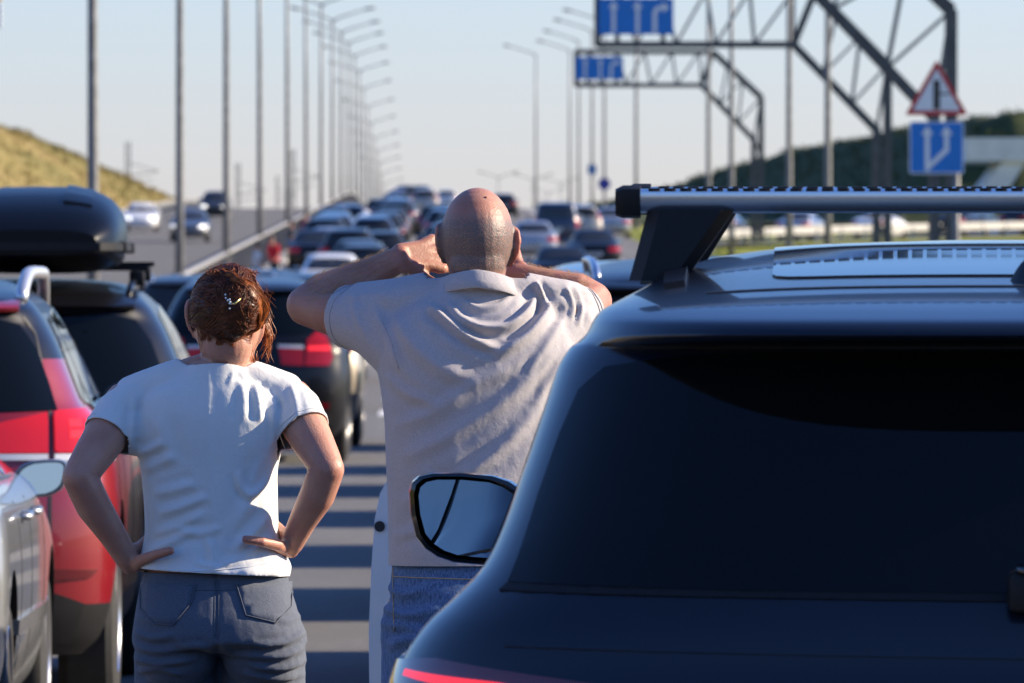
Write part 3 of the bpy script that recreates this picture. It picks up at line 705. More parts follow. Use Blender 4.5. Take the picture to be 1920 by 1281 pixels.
def rear_text_plate(parent, S, z, w=.52, h=.115):
    f = S.rear(); y = f(0.0, z).y
    bm = bmesh.new(); box(bm, (0, y - .012, z), (w, .012, h), bev=.004); o = obj('number_plate', bm, M_PLATE, parent, smooth=False)
    bm = bmesh.new(); box(bm, (0, y - .007, z), (w + .03, .01, h + .03)); obj('plate_frame', bm, M_BLACK, o, smooth=False)
    bm = bmesh.new(); rng = random.Random(int(z * 1000))
    for k in range(6): 
        xx = -w * .38 + k * w * .125
        box(bm, (xx, y - .0195, z), (.012, .003, h * .6)); box(bm, (xx + .03, y - .0195, z), (.012, .003, h * .6)); box(bm, (xx + .015, y - .0195, z + h * rng.choice((-.27, 0, .27))), (.018, .003, .013))
    obj('plate_digits', bm, M_SYMB, o, smooth=False)
    return o

def make_car(nm, label, cat, rows=SUV, dims=(4.66, 1.90, 1.668), pm=None, clad=0.0, hi=0, rails=None, lamp='tall', plate=True, lit=False, glass=None,
             wheel_r=.36, group=None, mirror_m=None, spoiler=True, front_lit=False, cut=True, mirrors=True, sty=0, handles=True, upper=0.0):
    root = thing(nm, label, cat, (0, 0, 0), 0, group)
    S = Shape(rows, *dims); sx, sy, sz = S.sx, S.sy, S.sz; g = glass or M_GLASS2; sed = rows is SEDAN; van = rows is VAN
    sub, nc, ns = ((5, 18, 40), (3, 12, 26), (2, 7, 12))[2 - hi]
    body = obj('body', S.body(sub, nc, ns, clad, upper), [pm, M_BLACK, P_BLACK], root, auto=45)
    ya, yb = .80 * sy, (3.62 if not van else 3.95) * sy; wr = wheel_r; L = S.L
    if cut:
        cs = []
        for y in (ya, yb):
            for s in (-1, 1):
                bm = bmesh.new(); lathe(bm, [(wr + .06, 0), (wr + .06, .5)], 32); 
                c = obj('cutter', bm, M_BLACK, None); c.location = (S.W2 * .66 if s > 0 else -S.W2 * .66 - .5, y, wr + .01); cs.append(c)
        bpy.context.view_layer.update(); boolean_cut(body, cs)
    for y in (ya, yb):
        for s in (-1, 1): wheel(root, s * (S.W2 - .125), y, wr, .225, sty, hi > 0)
    r = S.rear(); fr = S.front(); hh = .05 if hi == 2 else (.08 if hi else .16)
    X = lambda pts, kx, kz: [(a * kx, b * kz) for a, b in pts]
    # glass
    if not sed and not van:
        rw = [(-.745, 1.150), (-.40, 1.142), (0, 1.14), (.40, 1.142), (.745, 1.150), (.715, 1.25), (.665, 1.38), (.585, 1.475), (.44, 1.505), (0, 1.512), (-.44, 1.505), (-.585, 1.475), (-.665, 1.38), (-.715, 1.25)]
        if rows is NAVY: rw = [(k * a, b) for k, pts in ((-1, [(.80, 1.150), (.40, 1.142)]), (1, [(0, 1.14), (.40, 1.142), (.80, 1.150), (.79, 1.20), (.765, 1.28), (.725, 1.37), (.68, 1.435), (.62, 1.47), (.48, 1.488), (.25, 1.493), (0, 1.494)]), (-1, [(.25, 1.493), (.48, 1.488), (.62, 1.47), (.68, 1.435), (.725, 1.37), (.765, 1.28), (.79, 1.20)])) for a, b in pts]
        sw = [[(.62, 1.19), (1.22, 1.135), (1.22, 1.50), (.98, 1.50), (.78, 1.38)], [(1.28, 1.13), (2.02, 1.125), (2.02, 1.545), (1.28, 1.51)], [(2.08, 1.125), (2.98, 1.13), (2.86, 1.20), (2.48, 1.47), (2.30, 1.545), (2.08, 1.548)]]
        wsx = [(-.70, 1.10), (.70, 1.10), (.56, 1.53), (-.56, 1.53)]
    elif van:
        rw = [(-.80, 1.22), (.80, 1.22), (.74, 1.66), (.6, 1.72), (-.6, 1.72), (-.74, 1.66)]
        sw = [[(.45, 1.24), (1.75, 1.24), (1.75, 1.72), (.5, 1.72)], [(1.85, 1.24), (2.75, 1.24), (2.75, 1.74), (1.85, 1.74)], [(2.85, 1.24), (3.85, 1.24), (3.3, 1.68), (2.85, 1.74)]]
        wsx = [(-.78, 1.26), (.78, 1.26), (.68, 1.74), (-.68, 1.74)]
    else:
        rw = [(-.66, 1.045), (0, 1.035), (.66, 1.045), (.60, 1.19), (.52, 1.31), (0, 1.325), (-.52, 1.31), (-.60, 1.19)]
        sw = [[(1.42, 1.0), (2.06, .985), (2.06, 1.34), (1.72, 1.33), (1.52, 1.21)], [(2.11, .985), (3.02, .985), (2.85, 1.06), (2.42, 1.29), (2.11, 1.34)]]
        wsx = [(-.68, .99), (.68, .99), (.53, 1.33), (-.53, 1.33)]
    rwo = patch('rear_window', [(a * navy_w(b), b) for a, b in rw] if rows is NAVY else X(rw, sx, sz), r, g, root, off=.004, h=hh, rim=.012)
    for k in (-1, 1):
        for w in sw:
            patch('side_window', X(w, sy, sz), S.side(k), g, root, off=.004, h=hh * 1.6, rim=.01, rnd=.03 if hi else 0)
    patch('windscreen', X(wsx, sx, sz), fr, g, root, off=.004, h=hh * 1.5, rim=.01)
    # lamps, plate, bumper
    lm = M_REDLIT if lit else M_REDLENS
    if lamp == 'tall': lp_ = [(.62, .93), (1.22, .95), (1.14, 1.10), (.72, 1.12), (.60, 1.06)]
    elif lamp == 'wide': lp_ = [(.40, .92), (.98, .90), (1.15, .93), (1.12, 1.03), (.80, 1.05), (.40, 1.02)]
    elif lamp == 'high': lp_ = [(.78, .98), (.98, .98), (.92, 1.30), (.84, 1.36), (.76, 1.30)]
    elif lamp == 'sedan': lp_ = [(.50, .70), (1.05, .69), (1.16, .74), (1.08, .86), (.58, .86), (.48, .82)]
    elif lamp == 'van': lp_ = [(.84, .85), (1.02, .85), (1.0, 1.28), (.84, 1.28)]
    else: lp_ = None
    if lp_:
        for k in (-1, 1): patch('tail_lamp', [(a * sx * k, b * sz) for a, b in lp_], r, lm, root, off=.010, h=hh, rim=.02, rnd=.03 if hi else .0)
    zpl = (.78 if not sed else .62) * sz
    if plate: rear_text_plate(root, S, zpl)
    if not sed:
        patch('lower_bumper', X([(-.80, .27), (.80, .27), (.86, .42), (.70, .47), (-.70, .47), (-.86, .42)], sx, sz), r, M_BLACK, root, off=.006, h=hh * 1.5)
    else:
        patch('lower_bumper', X([(-.66, .24), (.66, .24), (.58, .34), (-.58, .34)], sx, sz), r, M_BLACK, root, off=.006, h=hh * 1.5)
    if not sed and spoiler:
        bm = bmesh.new(); rings = []
        for x in np.linspace(-.56, .56, 15):
            xx = x * sx; a = r(xx, 1.545 * sz); yb_ = a.y; e = 1 - .35 * abs(x / .56) ** 4
            rings.append([Vector((xx, yb_ + .10, a.z + .026)), Vector((xx, yb_ - .06 * e, a.z + .006)), Vector((xx, yb_ - .085 * e, a.z - .006)), Vector((xx, yb_ - .07 * e, a.z - .02)), Vector((xx, yb_ + .06, a.z - .026))])
        loft(bm, rings); bmesh.ops.recalc_face_normals(bm, faces=bm.faces); obj('spoiler', bm, pm, root, auto=40)
    # head lamps
    zf = (.80 if not sed else .68) * sz
    hl = M_HEAD if front_lit else M_CLEAR
    for k in (-1, 1): patch('headlight', [(k * a * sx, b) for a, b in ((.42, zf - .06), (.80, zf - .04), (.82, zf + .05), (.5, zf + .04))], fr, hl, root, off=.008, h=hh * 1.5)
    patch('grille', [(-.38 * sx, zf - .18), (.38 * sx, zf - .18), (.40 * sx, zf + .02), (-.40 * sx, zf + .02)], fr, M_BLACK, root, off=.006, h=hh * 1.5)
    # mirrors
    ym = (2.92 if not sed else 2.92) * sy
    if van: ym = 3.75 * sy
    zm = (1.14 if not sed else 1.0) * sz
    if mirrors:
        for k in (-1, 1): side_mirror(root, k * (S.xs(ym, zm) + .20), ym, zm + .02, k, mirror_m or pm, w=.21, h=.15)
    if rails:
        for k in (-1, 1):
            bm = bmesh.new(); ys = np.linspace(.62 * sy, 2.35 * sy, 16); pts = []; x0 = .52 * sx
            for i, y in enumerate(ys):
                lift = .055 * min(1, min(i, 15 - i) / 2.0) ** .6 - .012
                pts.append((k * (x0 + .03 * math.sin(math.pi * i / 15)), y, S.ztop(x0 + .02, y) + lift))
            tube(bm, pts, [.017] * 16, 8, dome=False); obj('roof_rail', bm, rails, root)
    if hi:
        for k in (-1, 1):
            ys = [.0]
            dl = [(1.25, .42, 1.12), (2.05, .40, 1.12), (3.02, .45, 1.05)] if not sed else [(1.35, .45, .97), (2.085, .30, .97), (3.02, .4, .93)]
            for (yy, z0, z1) in dl:
                patch('door_gap', [((yy - .004) * sy, z0 * sz), ((yy + .004) * sy, z0 * sz), ((yy + .004) * sy, z1 * sz), ((yy - .004) * sy, z1 * sz)], S.side(k), M_SYMB, root, off=.0015, h=.06, rim=.004)
            for yy in (() if not handles else (1.36, 2.16) if not sed else (1.52, 2.2)):
                zz = (.98 if not sed else .86) * sz; bm = bmesh.new(); xx = S.xs(yy * sy, zz)
                tube(bm, [(k * (xx - .01), yy * sy, zz), (k * (xx + .028), yy * sy + .02, zz), (k * (xx + .03), yy * sy + .16, zz + .004), (k * (xx - .01), yy * sy + .19, zz + .004)], .013, 8); obj('door_handle', bm, pm, root)
    return root, S
def place(root, u_right=None, y=0, uc=None, w=1.9, yaw=0.0, z=0.0):
    u = uc if uc is not None else u_right - w / 2
    p = on_road(u, y); g = math.atan2(zr(y + 4) - zr(y), 4.0); root.location = (p.x, p.y, p.z + z); root.rotation_euler = (g, 0, YAW + yaw); return root

P_NAVY = mat('navy_paint', (0.003, 0.0055, 0.014), rough=.34, metal=.1, coat=.55, spec=.28, var=.05, scale=3)
P_RED = paint('red_paint', (0.22, 0.007, 0.013), .15)
P_BLACK = paint('black_paint', (0.006, 0.006, 0.008))
P_SILVER = paint('silver_paint', (0.36, 0.37, 0.38), .6)
P_GREY = paint('grey_paint', (0.12, 0.125, 0.13), .5)
P_WHITE = paint('white_paint', (0.74, 0.74, 0.72))
P_DBLUE = paint('dark_blue_paint', (0.012, 0.022, 0.06), .3)
P_BLUE = paint('blue_paint', (0.03, 0.08, 0.22), .3)
P_BEIGE = paint('beige_paint', (0.42, 0.37, 0.30), .5)
P_DKGREY = paint('dark_grey_paint', (0.035, 0.037, 0.04), .4)

# --- foreground navy estate with aluminium roof bars
def navy():
    root, S = make_car('parked_car', 'dark navy estate car with silver roof bars nearest on the right', 'car', NAVY, (4.66, 1.904 * WL_, 1.668), P_NAVY, hi=2, lamp=None, plate=True, glass=M_GLASS, mirror_m=M_GLOSSB, wheel_r=.37, spoiler=False, mirrors=False)
    r0 = S.rear(); r = lambda q, z: r0(q * navy_w(z), z)
    # rear lamps: dark lens with a lit strip along the top
    for k in (-1, 1):
        lens = patch('tail_lamp', [(k * a, b) for a, b in ((.42, .86), (.70, .845), (1.02, .88), (1.20, .95), (1.12, 1.025), (.90, 1.035), (.60, 1.0), (.42, .965))], r, M_DARKLENS, root, off=.010, h=.04, rim=.02)
        patch('light_strip', [(k * a, b) for a, b in ((.50, .965), (.78, 1.003), (.98, 1.016), (.985, 1.006), (.80, .988), (.50, .948))], r, M_REDLIT, lens, off=.013, h=.04, rim=.01)
    patch('window_seal', [(-.815, 1.138), (0, 1.128), (.815, 1.138), (.80, 1.150), (.40, 1.142), (0, 1.14), (-.40, 1.142), (-.80, 1.150)], r, M_BLACK, root, off=.003, h=.06)
    # roof: gap at the tailgate, dark panoramic glass
    patch('tailgate_gap', [(-.50, .62), (.50, .62), (.50, .632), (-.50, .632)], S.top(), M_SYMB, root, off=.002, h=.05, rim=.004, out=(0, 0, 1))
    patch('glass_roof', [(-.40, .80), (.40, .80), (.40, 2.15), (-.40, 2.15)], S.top(), M_GLASS, root, off=.003, h=.06, rim=.006, rnd=.06, out=(0, 0, 1))
    # rails
    for k in (-1, 1):
        patch('roof_rail', [(k * .535, .80), (k * .568, .80), (k * .572, 1.2), (k * .572, 2.1), (k * .535, 2.1)], S.top(), P_NAVY, root, off=.010, h=.05, rim=.02, out=(0, 0, 1))
    # cross bars
    for y, zb in ((1.15, 1.728), (1.95, 1.741)):
        bm = bmesh.new(); rings = []
        prof = [(-.038, .004), (-.036, .017), (-.024, .021), (-.010, .022), (-.010, .018), (.010, .018), (.010, .022), (.030, .019), (.042, .006), (.036, -.010), (.0, -.017), (-.030, -.014)]
        for x in np.linspace(-.615, .615, 9): rings.append([Vector((x, y + a, zb + b)) for a, b in prof])
        loft(bm, rings); bmesh.ops.recalc_face_normals(bm, faces=bm.faces); cb = obj('roof_bar', bm, M_ANOD, root, auto=50)
        bm = bmesh.new()
        for k in range(48): box(bm, (-.59 + k * .0251, y - .022, zb + .0222), (.0185, .016, .0012))
        obj('grip_strip', bm, mat('grip_rubber', (.16, .15, .14), rough=.6, var=.1), cb, smooth=False)
        for k in (-1, 1):
            bm = bmesh.new(); rings = []
            for x, s in ((.612, 1.0), (.640, 1.0), (.652, .8)): rings.append([Vector((k * x, y + a * 1.12 * s, zb + b * 1.35 * s - .002)) for a, b in prof])
            loft(bm, rings); bmesh.ops.recalc_face_normals(bm, faces=bm.faces); obj('end_cap', bm, M_BLACK, cb, auto=40)
            zr_ = S.ztop(.54, y) + .045; bm = bmesh.new(); rings = []
            for t in np.linspace(0, 1, 6):
                z = zb - .012 + (zr_ - .05 - zb) * t; xo = .600 + .030 * t; xi = .462 + .080 * t; hy = .05 + .012 * t
                rings.append([Vector((k * xi, y - hy * .6, z)), Vector((k * (xi + .02), y - hy, z)), Vector((k * (xo - .02), y - hy, z)), Vector((k * xo, y - hy * .6, z)), Vector((k * xo, y + hy * .6, z)), Vector((k * (xo - .02), y + hy, z)), Vector((k * (xi + .02), y + hy, z)), Vector((k * xi, y + hy * .6, z))])
            loft(bm, rings); bmesh.ops.recalc_face_normals(bm, faces=bm.faces); obj('bar_foot', bm, M_BLACK, root, auto=30)
    # aerial
    zt = S.ztop(0, .72)
    bm = bmesh.new(); rings = []
    for t in np.linspace(0, 1, 8): rings.append([Vector(((.032 * (1 - t) ** .7 + .006) * math.cos(a), .72 + .03 * t + (.075 * (1 - t) + .008) * math.sin(a), zt - .01 + .045 * t)) for a in np.linspace(0, 2 * math.pi, 14, endpoint=False)])
    loft(bm, rings); bmesh.ops.recalc_face_normals(bm, faces=bm.faces); an = obj('aerial', bm, M_BLACK, root, auto=40)
    bm = bmesh.new(); tube(bm, [(0, .74, zt + .02), (0, .725, zt + .075)], [.010, .008], 10, dome=True); obj('aerial_mast', bm, M_BLACK, an)
    # wiper and handle
    a = r(0, 1.155); bm = bmesh.new(); box(bm, (0, a.y - .03, 1.145), (.10, .05, .062), bev=.012); wp = obj('wiper_hub', bm, M_BLACK, root, auto=40)
    bm = bmesh.new(); tube(bm, [(-.035, a.y - .05, 1.178), (-.01, a.y - .058, 1.172), (.05, a.y - .055, 1.178), (.38, a.y - .03, 1.21)], .009, 8); obj('wiper_arm', bm, M_GLOSSB, wp)
    for k in (-1, 1):
        pass
    patch('tailgate_crease', [(-.78, 1.058), (0, 1.045), (.78, 1.058), (.78, 1.064), (0, 1.051), (-.78, 1.064)], r, P_NAVY, root, off=.003, h=.06, rim=.012)
    for k in (-1, 1): side_mirror(root, k * .955, 2.98, 1.175, k, M_GLOSSB, w=.225, h=.165)
    root.location = (.775, 12.45, 0); root.rotation_euler = (0, 0, -R(2.1))
navy()

# --- silver car ahead of it, the red and black cars on the left
car, S = make_car('parked_car', 'white car with its door ajar, the door edge showing beside the jeans', 'car', SUV, (4.3, 1.80, 1.47), P_WHITE, hi=1, lamp=None, wheel_r=.33, mirrors=False, handles=False)
place(car, y=18.55, uc=.86)
def open_door():
    X0, Y0 = -.332 - car.location.x, 19.8 - 18.55
    prof = [(.30, .030), (.42, .012), (.62, .002), (.80, .0), (.95, .006), (1.06, .014), (1.12, .026), (1.165, .050), (1.18, .075)]
    bm = bmesh.new(); rings = []
    for t in np.linspace(0, 1, 8):
        y = Y0 + 1.02 * t; x = X0 + .16 * t; e = .012 * (1 if t in (0, 1) else 0)
        rings.append([Vector((x + dx + e, y, z)) for z, dx in prof] + [Vector((x + .115 - e, y, 1.175)), Vector((x + .115 - e, y, .30))])
    loft(bm, rings); bmesh.ops.recalc_face_normals(bm, faces=bm.faces); d = obj('open_door', bm, P_WHITE, car, auto=35)
    xc = (722 - 960) / FPX * 19.8 - car.location.x; zc = EYE + (HOR - 987) / FPX * 19.8
    bm = bmesh.new(); tube(bm, [(xc, Y0 + .01, zc), (xc, Y0 - .006, zc)], [.0125, .0125], 18); obj('latch_plug', bm, M_SYMB, d, auto=40)
    bm = bmesh.new(); box(bm, (X0 + .085, Y0 + .10, 1.19), (.03, .22, .03), bev=.006); obj('window_seal', bm, M_BLACK, d, auto=40)
    bm = bmesh.new(); tube(bm, [(X0 + .095, Y0 + .02, 1.18), (X0 + .16, Y0 + .12, 1.38), (X0 + .20, Y0 + .55, 1.40), (X0 + .26, Y0 + 1.0, 1.18)], .014, 8); obj('window_frame', bm, M_BLACK, d)
open_door()

M_REARRED = M_REDLENS
car, S = make_car('parked_car', 'red car with silver roof rail and red tail lamp at the left edge', 'car', SUV, (4.58, 1.85, 1.66), P_RED, clad=.40, upper=1.335, hi=2, lamp=None, mirror_m=M_BLACK, rails=None, wheel_r=.365, sty=1, glass=M_GLASS)
r = S.rear()
for k in (-1, 1):
    l = patch('tail_lamp', [(k * a, b) for a, b in ((.70, .985), (1.06, .985), (1.16, 1.03), (1.12, 1.10), (.98, 1.15), (.70, 1.14))], r, M_REDBRIGHT, root := car, off=.012, h=.04, rim=.02, rnd=.02)
    for i in range(2):
        for j in range(2): patch('lamp_cell', [(k * (.76 + .085 * i + a), 1.035 + .04 * j + b) for a, b in ((0, 0), (.065, 0), (.065, .03), (0, .03))], r, M_REDLIT, l, off=.0145, h=.04, rim=.006)
    patch('reversing_lamp', [(k * a, b) for a, b in ((.70, .955), (1.04, .955), (1.05, .981), (.70, .981))], r, M_CLEAR, car, off=.010, h=.05, rim=.02)
    l2 = patch('tailgate_lamp', [(k * a, b) for a, b in ((.30, .985), (.675, .985), (.675, 1.135), (.50, 1.10), (.32, 1.04))], r, M_REDBRIGHT, car, off=.010, h=.05, rim=.02)
    patch('reversing_strip', [(k * a, b) for a, b in ((.28, .958), (.675, .958), (.675, .981), (.28, .981))], r, M_CLEAR, l2, off=.010, h=.05, rim=.02)
    patch('tailgate_gap', [(k * a, b) for a, b in ((.681, .50), (.692, .50), (.694, 1.14), (.655, 1.44), (.60, 1.50), (.59, 1.494), (.645, 1.43), (.683, 1.14))], r, M_SYMB, car, off=.002, h=.05, rim=.004)
    patch('rear_reflector', [(k * a, b) for a, b in ((.62, .505), (.86, .515), (.90, .545), (.60, .555))], r, M_DARKLENS, car, off=.008, h=.05)
    bm = bmesh.new(); pts = []
    for i, y in enumerate(np.linspace(.62, 2.5, 44)):
        t = i / 43; lift = .080 * math.sin(min(1, min(t, 1 - t) / .16) * math.pi / 2) ** .8; pts.append((k * (.545 + .03 * math.sin(math.pi * t)), y, S.ztop(.53, y) + lift - .01))
    tube(bm, pts, [.025] * 44, 12); obj('roof_rail', bm, mat('satin_silver', (.62, .63, .65), rough=.38, metal=.8, var=.05, scale=10), car)
place(car, u_right=-1.17, y=32.0, w=1.85)

bcar, S = make_car('parked_car', 'black estate car with open roof rails carrying a big black roof box', 'car', SUV, (4.75, 1.90, 1.66), P_BLACK, clad=.38, hi=2, lamp='tall', rails=P_BLACK, wheel_r=.365, glass=M_GLASS)
for y in (1.0, 1.9):
    zb = S.ztop(.4, y) + .085
    bm = bmesh.new(); bar(bm, (-.60, y, zb), (.60, y, zb), .03, .022); cb = obj('roof_bar', bm, M_BLACK, bcar, smooth=False)
    for k in (-1, 1):
        bm = bmesh.new(); box(bm, (k * .55, y, zb - .045), (.07, .09, .07), bev=.012); obj('bar_foot', bm, M_BLACK, cb, auto=40)
place(bcar, u_right=-.93, y=38.2, w=1.9)
# roof box
M_BOX = mat('roof_box_plastic', (.003, .004, .007), rough=.30, spec=.16, var=.1, scale=40)
bx = thing('roof_box', 'big black glossy roof box on top of the black estate car', 'roof box', bcar.location + Vector((.09, .25, 1.70)), YAW)
prof = [(.0, .30, .06), (.10, .37, .135), (.35, .40, .22), (.75, .415, .265), (1.2, .40, .26), (1.6, .34, .20), (1.9, .20, .12), (1.98, .08, .06)]
def boxshell(z_lo, hs, k, w_s=1.0):
    bm = bmesh.new(); rings = []
    for y, w, h in prof:
        rings.append([Vector((w * w_s * math.copysign(abs(math.cos(a)) ** .55, math.cos(a)), y, z_lo + hs * h * max(0, math.sin(a)) ** .75)) for a in np.linspace(0, math.pi, 21)])
    loft(bm, rings); bmesh.ops.recalc_face_normals(bm, faces=bm.faces); return obj(k, bm, M_BOX, bx, auto=50)
boxshell(.115, 1.0, 'lid'); boxshell(.085, -.40, 'base', .97)
bm = bmesh.new(); rings = []
for y, w, h in [(-.03, .30, 0)] + prof + [(2.0, .05, 0)]:
    w += .018; rings.append([Vector((-w, y, .082)), Vector((w, y, .082)), Vector((w, y, .118)), Vector((-w, y, .118))])
loft(bm, rings); bmesh.ops.recalc_face_normals(bm, faces=bm.faces); obj('rim_band', bm, M_BLACK, bx, auto=30)
for y in (.35, 1.35):
    bm = bmesh.new(); box(bm, (.40, y, .10), (.05, .10, .05), bev=.008); obj('latch', bm, M_BLACK, bx, auto=30)
bm = bmesh.new(); rings = []
for y in np.linspace(.25, 1.0, 8):
    h = np.interp(y, [p[0] for p in prof], [p[2] for p in prof]); rings.append([Vector((x, y, .115 + h * (1 - abs(x / .43) ** 3.2) ** .5 + .012)) for x in (.14, .17, .24, .27)] + [Vector((.27, y, .115 + h * .6)), Vector((.14, y, .115 + h * .6))])
loft(bm, rings); bmesh.ops.recalc_face_normals(bm, faces=bm.faces); obj('lid_rib', bm, M_BOX, bx, auto=40)

car, S = make_car('parked_car', 'light grey saloon cut by the left edge, its door mirror in view', 'car', SEDAN, (4.55, 1.80, 1.42), P_SILVER, hi=2, lamp=None, wheel_r=.315, mirror_m=M_BLACK, mirrors=False)
for k in (-1, 1): side_mirror(car, k * (S.W2 - .015), 2.95, .945, k, P_SILVER, w=.185, h=.13)
patch('side_moulding', [(1.0, .48), (3.0, .47), (3.0, .52), (1.0, .53)], S.side(1), P_GREY, car, off=.012, h=.1)
place(car, u_right=-1.325, y=26.6, w=1.8)

# --- the black car behind the woman
bm5, S = make_car('parked_car', 'black car with tall red tail lamp seen between the woman and the man', 'car', SUV, (4.85, 1.93, 1.765), P_BLACK, hi=1, lamp=None, plate=True, wheel_r=.38, glass=M_GLASS)
r = S.rear()
for k in (-1, 1):
    l = patch('tail_lamp', [(k * a, b) for a, b in ((.56, .92), (.80, .92), (.84, 1.00), (.78, 1.19), (.68, 1.24), (.58, 1.16))], r, M_REDLIT if False else M_REDLENS, bm5, off=.012, h=.05, rim=.02)
    patch('lamp_bar', [(k * a, b) for a, b in ((.58, 1.06), (.81, 1.06), (.80, 1.10), (.59, 1.10))], r, M_REDLIT, l, off=.0145, h=.05, rim=.006)
    l = patch('tailgate_lamp', [(k * a, b) for a, b in ((.34, .93), (.545, .92), (.545, 1.075), (.31, 1.085))], r, M_REDLENS, bm5, off=.010, h=.05, rim=.02)
    patch('reversing_lamp', [(k * a, b) for a, b in ((.305, 1.088), (.545, 1.078), (.545, 1.108), (.30, 1.113))], r, M_CLEAR, bm5, off=.010, h=.05, rim=.02)
    patch('rear_reflector', [(k * a, b) for a, b in ((.55, .52), (.80, .52), (.80, .57), (.55, .57))], r, M_DARKLENS, bm5, off=.008, h=.06)
place(bm5, u_right=-.735, y=80.0, w=1.93)

# --- queue: prototypes copied down the lanes
def proto(key, *a, **k):
    c, s = make_car(*a, **k); PRO[key] = (c, s); c.location = (0, 0, -500); return c
PRO = {}
used = set()
proto('suv_black', 'parked_car', 'x', 'car', SUV, (4.7, 1.9, 1.74), P_BLACK, hi=0, lamp='tall', rails=M_ANOD, wheel_r=.37)
proto('suv_silver', 'parked_car', 'x', 'car', SUV, (4.6, 1.86, 1.70), P_BEIGE, hi=0, lamp='high', rails=M_ANOD, wheel_r=.36)
proto('suv_blue', 'parked_car', 'x', 'car', SUV, (4.7, 1.9, 1.76), P_DBLUE, hi=0, lamp='tall', wheel_r=.37)
proto('hatch_white', 'parked_car', 'x', 'car', SUV, (4.2, 1.78, 1.50), P_WHITE, hi=0, lamp='tall', wheel_r=.32)
proto('hatch_red', 'parked_car', 'x', 'car', SUV, (4.2, 1.78, 1.52), P_RED, hi=0, lamp='high', wheel_r=.32)
proto('hatch_grey', 'parked_car', 'x', 'car', SUV, (4.3, 1.8, 1.52), P_DKGREY, hi=0, lamp='wide', wheel_r=.33)
proto('sedan_white', 'parked_car', 'x', 'car', SEDAN, (4.6, 1.8, 1.47), P_WHITE, hi=0, lamp='sedan', wheel_r=.32)
proto('sedan_silver', 'parked_car', 'x', 'car', SEDAN, (4.6, 1.8, 1.47), P_SILVER, hi=0, lamp='sedan', wheel_r=.32)
proto('sedan_black', 'parked_car', 'x', 'car', SEDAN, (4.6, 1.8, 1.47), P_BLACK, hi=0, lamp='sedan', wheel_r=.32)
proto('sedan_lit', 'moving_car', 'x', 'car', SEDAN, (4.6, 1.8, 1.47), P_WHITE, hi=0, lamp='sedan', wheel_r=.32, front_lit=True)
proto('sedan_litgrey', 'moving_car', 'x', 'car', SEDAN, (4.6, 1.8, 1.50), P_GREY, hi=0, lamp='sedan', wheel_r=.32, front_lit=True)
proto('suv_lit', 'moving_car', 'x', 'car', SUV, (4.7, 1.9, 1.74), P_DKGREY, hi=0, lamp='tall', wheel_r=.37, front_lit=True)
proto('van_blue', 'parked_car', 'x', 'van', VAN, (4.95, 1.95, 1.93), P_DBLUE, hi=0, lamp='van', wheel_r=.34)
def put(key, u, y, label, group='cars standing in the traffic jam', yaw=0.0, loc=None, rz=None):
    base, S = PRO[key]; o = base if key not in used else copy_tree(base); used.add(key)
    o['label'] = label; o['group'] = group
    if loc is not None: o.location = loc; o.rotation_euler = (0, 0, rz)
    else: place(o, uc=u, y=y, yaw=yaw)
    return o
Q = [('suv_silver', -1.60, 88.5, 'beige car just ahead of the black car with the tall lamp'), 
     ('sedan_black', -2.2, 112, 'black saloon hidden ahead of the beige car'), ('suv_black', -1.9, 135, 'black car with rails behind the raised elbow'),
     ('hatch_grey', -3.3, 176, 'dark low car beside the person in red by the fence'),
     ('sedan_white', -2.4, 214, 'white saloon with broad pale roof above the bent elbow'),
     ('suv_black', -2.35, 258, 'black car with rear window frame behind the white saloon'),
     ('sedan_silver', -3.3, 292, 'silver saloon in front of the median fence in the queue'),
     ('hatch_white', -2.3, 352, 'white hatchback bright in the left lane queue'),
     ('sedan_white', -3.2, 385, 'small white saloon by the fence, far in the left lane'),
     ('suv_blue', -1.35, 428, 'tall dark car high in the queue left of the bald head'),
     ('hatch_grey', -2.6, 470, 'dark grey hatchback far up the left lane'),
     ('suv_silver', -.1, 560, 'beige car just below the crest of the road'),
     ('suv_black', -.45, 640, 'small dark car topping the crest of the road'),
     ('hatch_red', -2.0, 600, 'tiny red hatchback near the crest'),
     ('hatch_white', 1.6, 660, 'tiny white hatchback just over the crest'),
     ('sedan_black', 1.15, 25.2, 'black saloon standing ahead of the man, hidden by him'),
     ('suv_black', 1.2, 33.4, 'black car with rails in the right lane beyond the man'),
     ('suv_blue', 1.15, 41.6, 'dark blue tall car in the right lane beyond the man'),
     ('suv_silver', 1.25, 49.7, 'beige car in the right lane beyond the man'),
     ('suv_black', 1.2, 58.2, 'black car with roof rails in the right lane beyond the man'),
     ('suv_blue', 1.25, 66.8, 'dark blue tall car farther in the right lane beyond the man'),
     ('sedan_black', 1.3, 75.0, 'black saloon in the middle lane behind the man'), ('suv_blue', 1.4, 86.0, 'dark blue car in the middle lane behind the man'),
     ('hatch_red', .02, 136, 'red hatchback showing its corner left of the grey shirt'),
     ('suv_blue', .75, 348, 'dark blue car directly left of the bald head'),
     ('hatch_grey', .6, 300, 'dark hatchback partly behind the bald head on its left'),
     ('sedan_black', 1.4, 240, 'black saloon behind the bald head'),
     ('suv_black', 4.15, 168, 'dark car with grey roof right of the raised right elbow'),
     ('sedan_black', 3.7, 232, 'black saloon roof just right of the man\'s ear'),
     ('sedan_silver', 4.0, 318, 'silver blue saloon with red lamp right of the bald head'),
     ('van_blue', 5.5, 362, 'dark blue van standing beyond the silver saloon'),
     ('suv_silver', 7.0, 384, 'beige car with sunlit corner right of the dark van'),
     ('sedan_silver', 8.75, 402, 'silver saloon at the road edge below the round sign'),
     ('suv_black', 5.9, 376, 'black car standing beside the dark blue van'),
     ('hatch_grey', 4.8, 530, 'dark hatchback far up the right lane'), ('sedan_black', 5.6, 285, 'black saloon in the right lane below the van')]
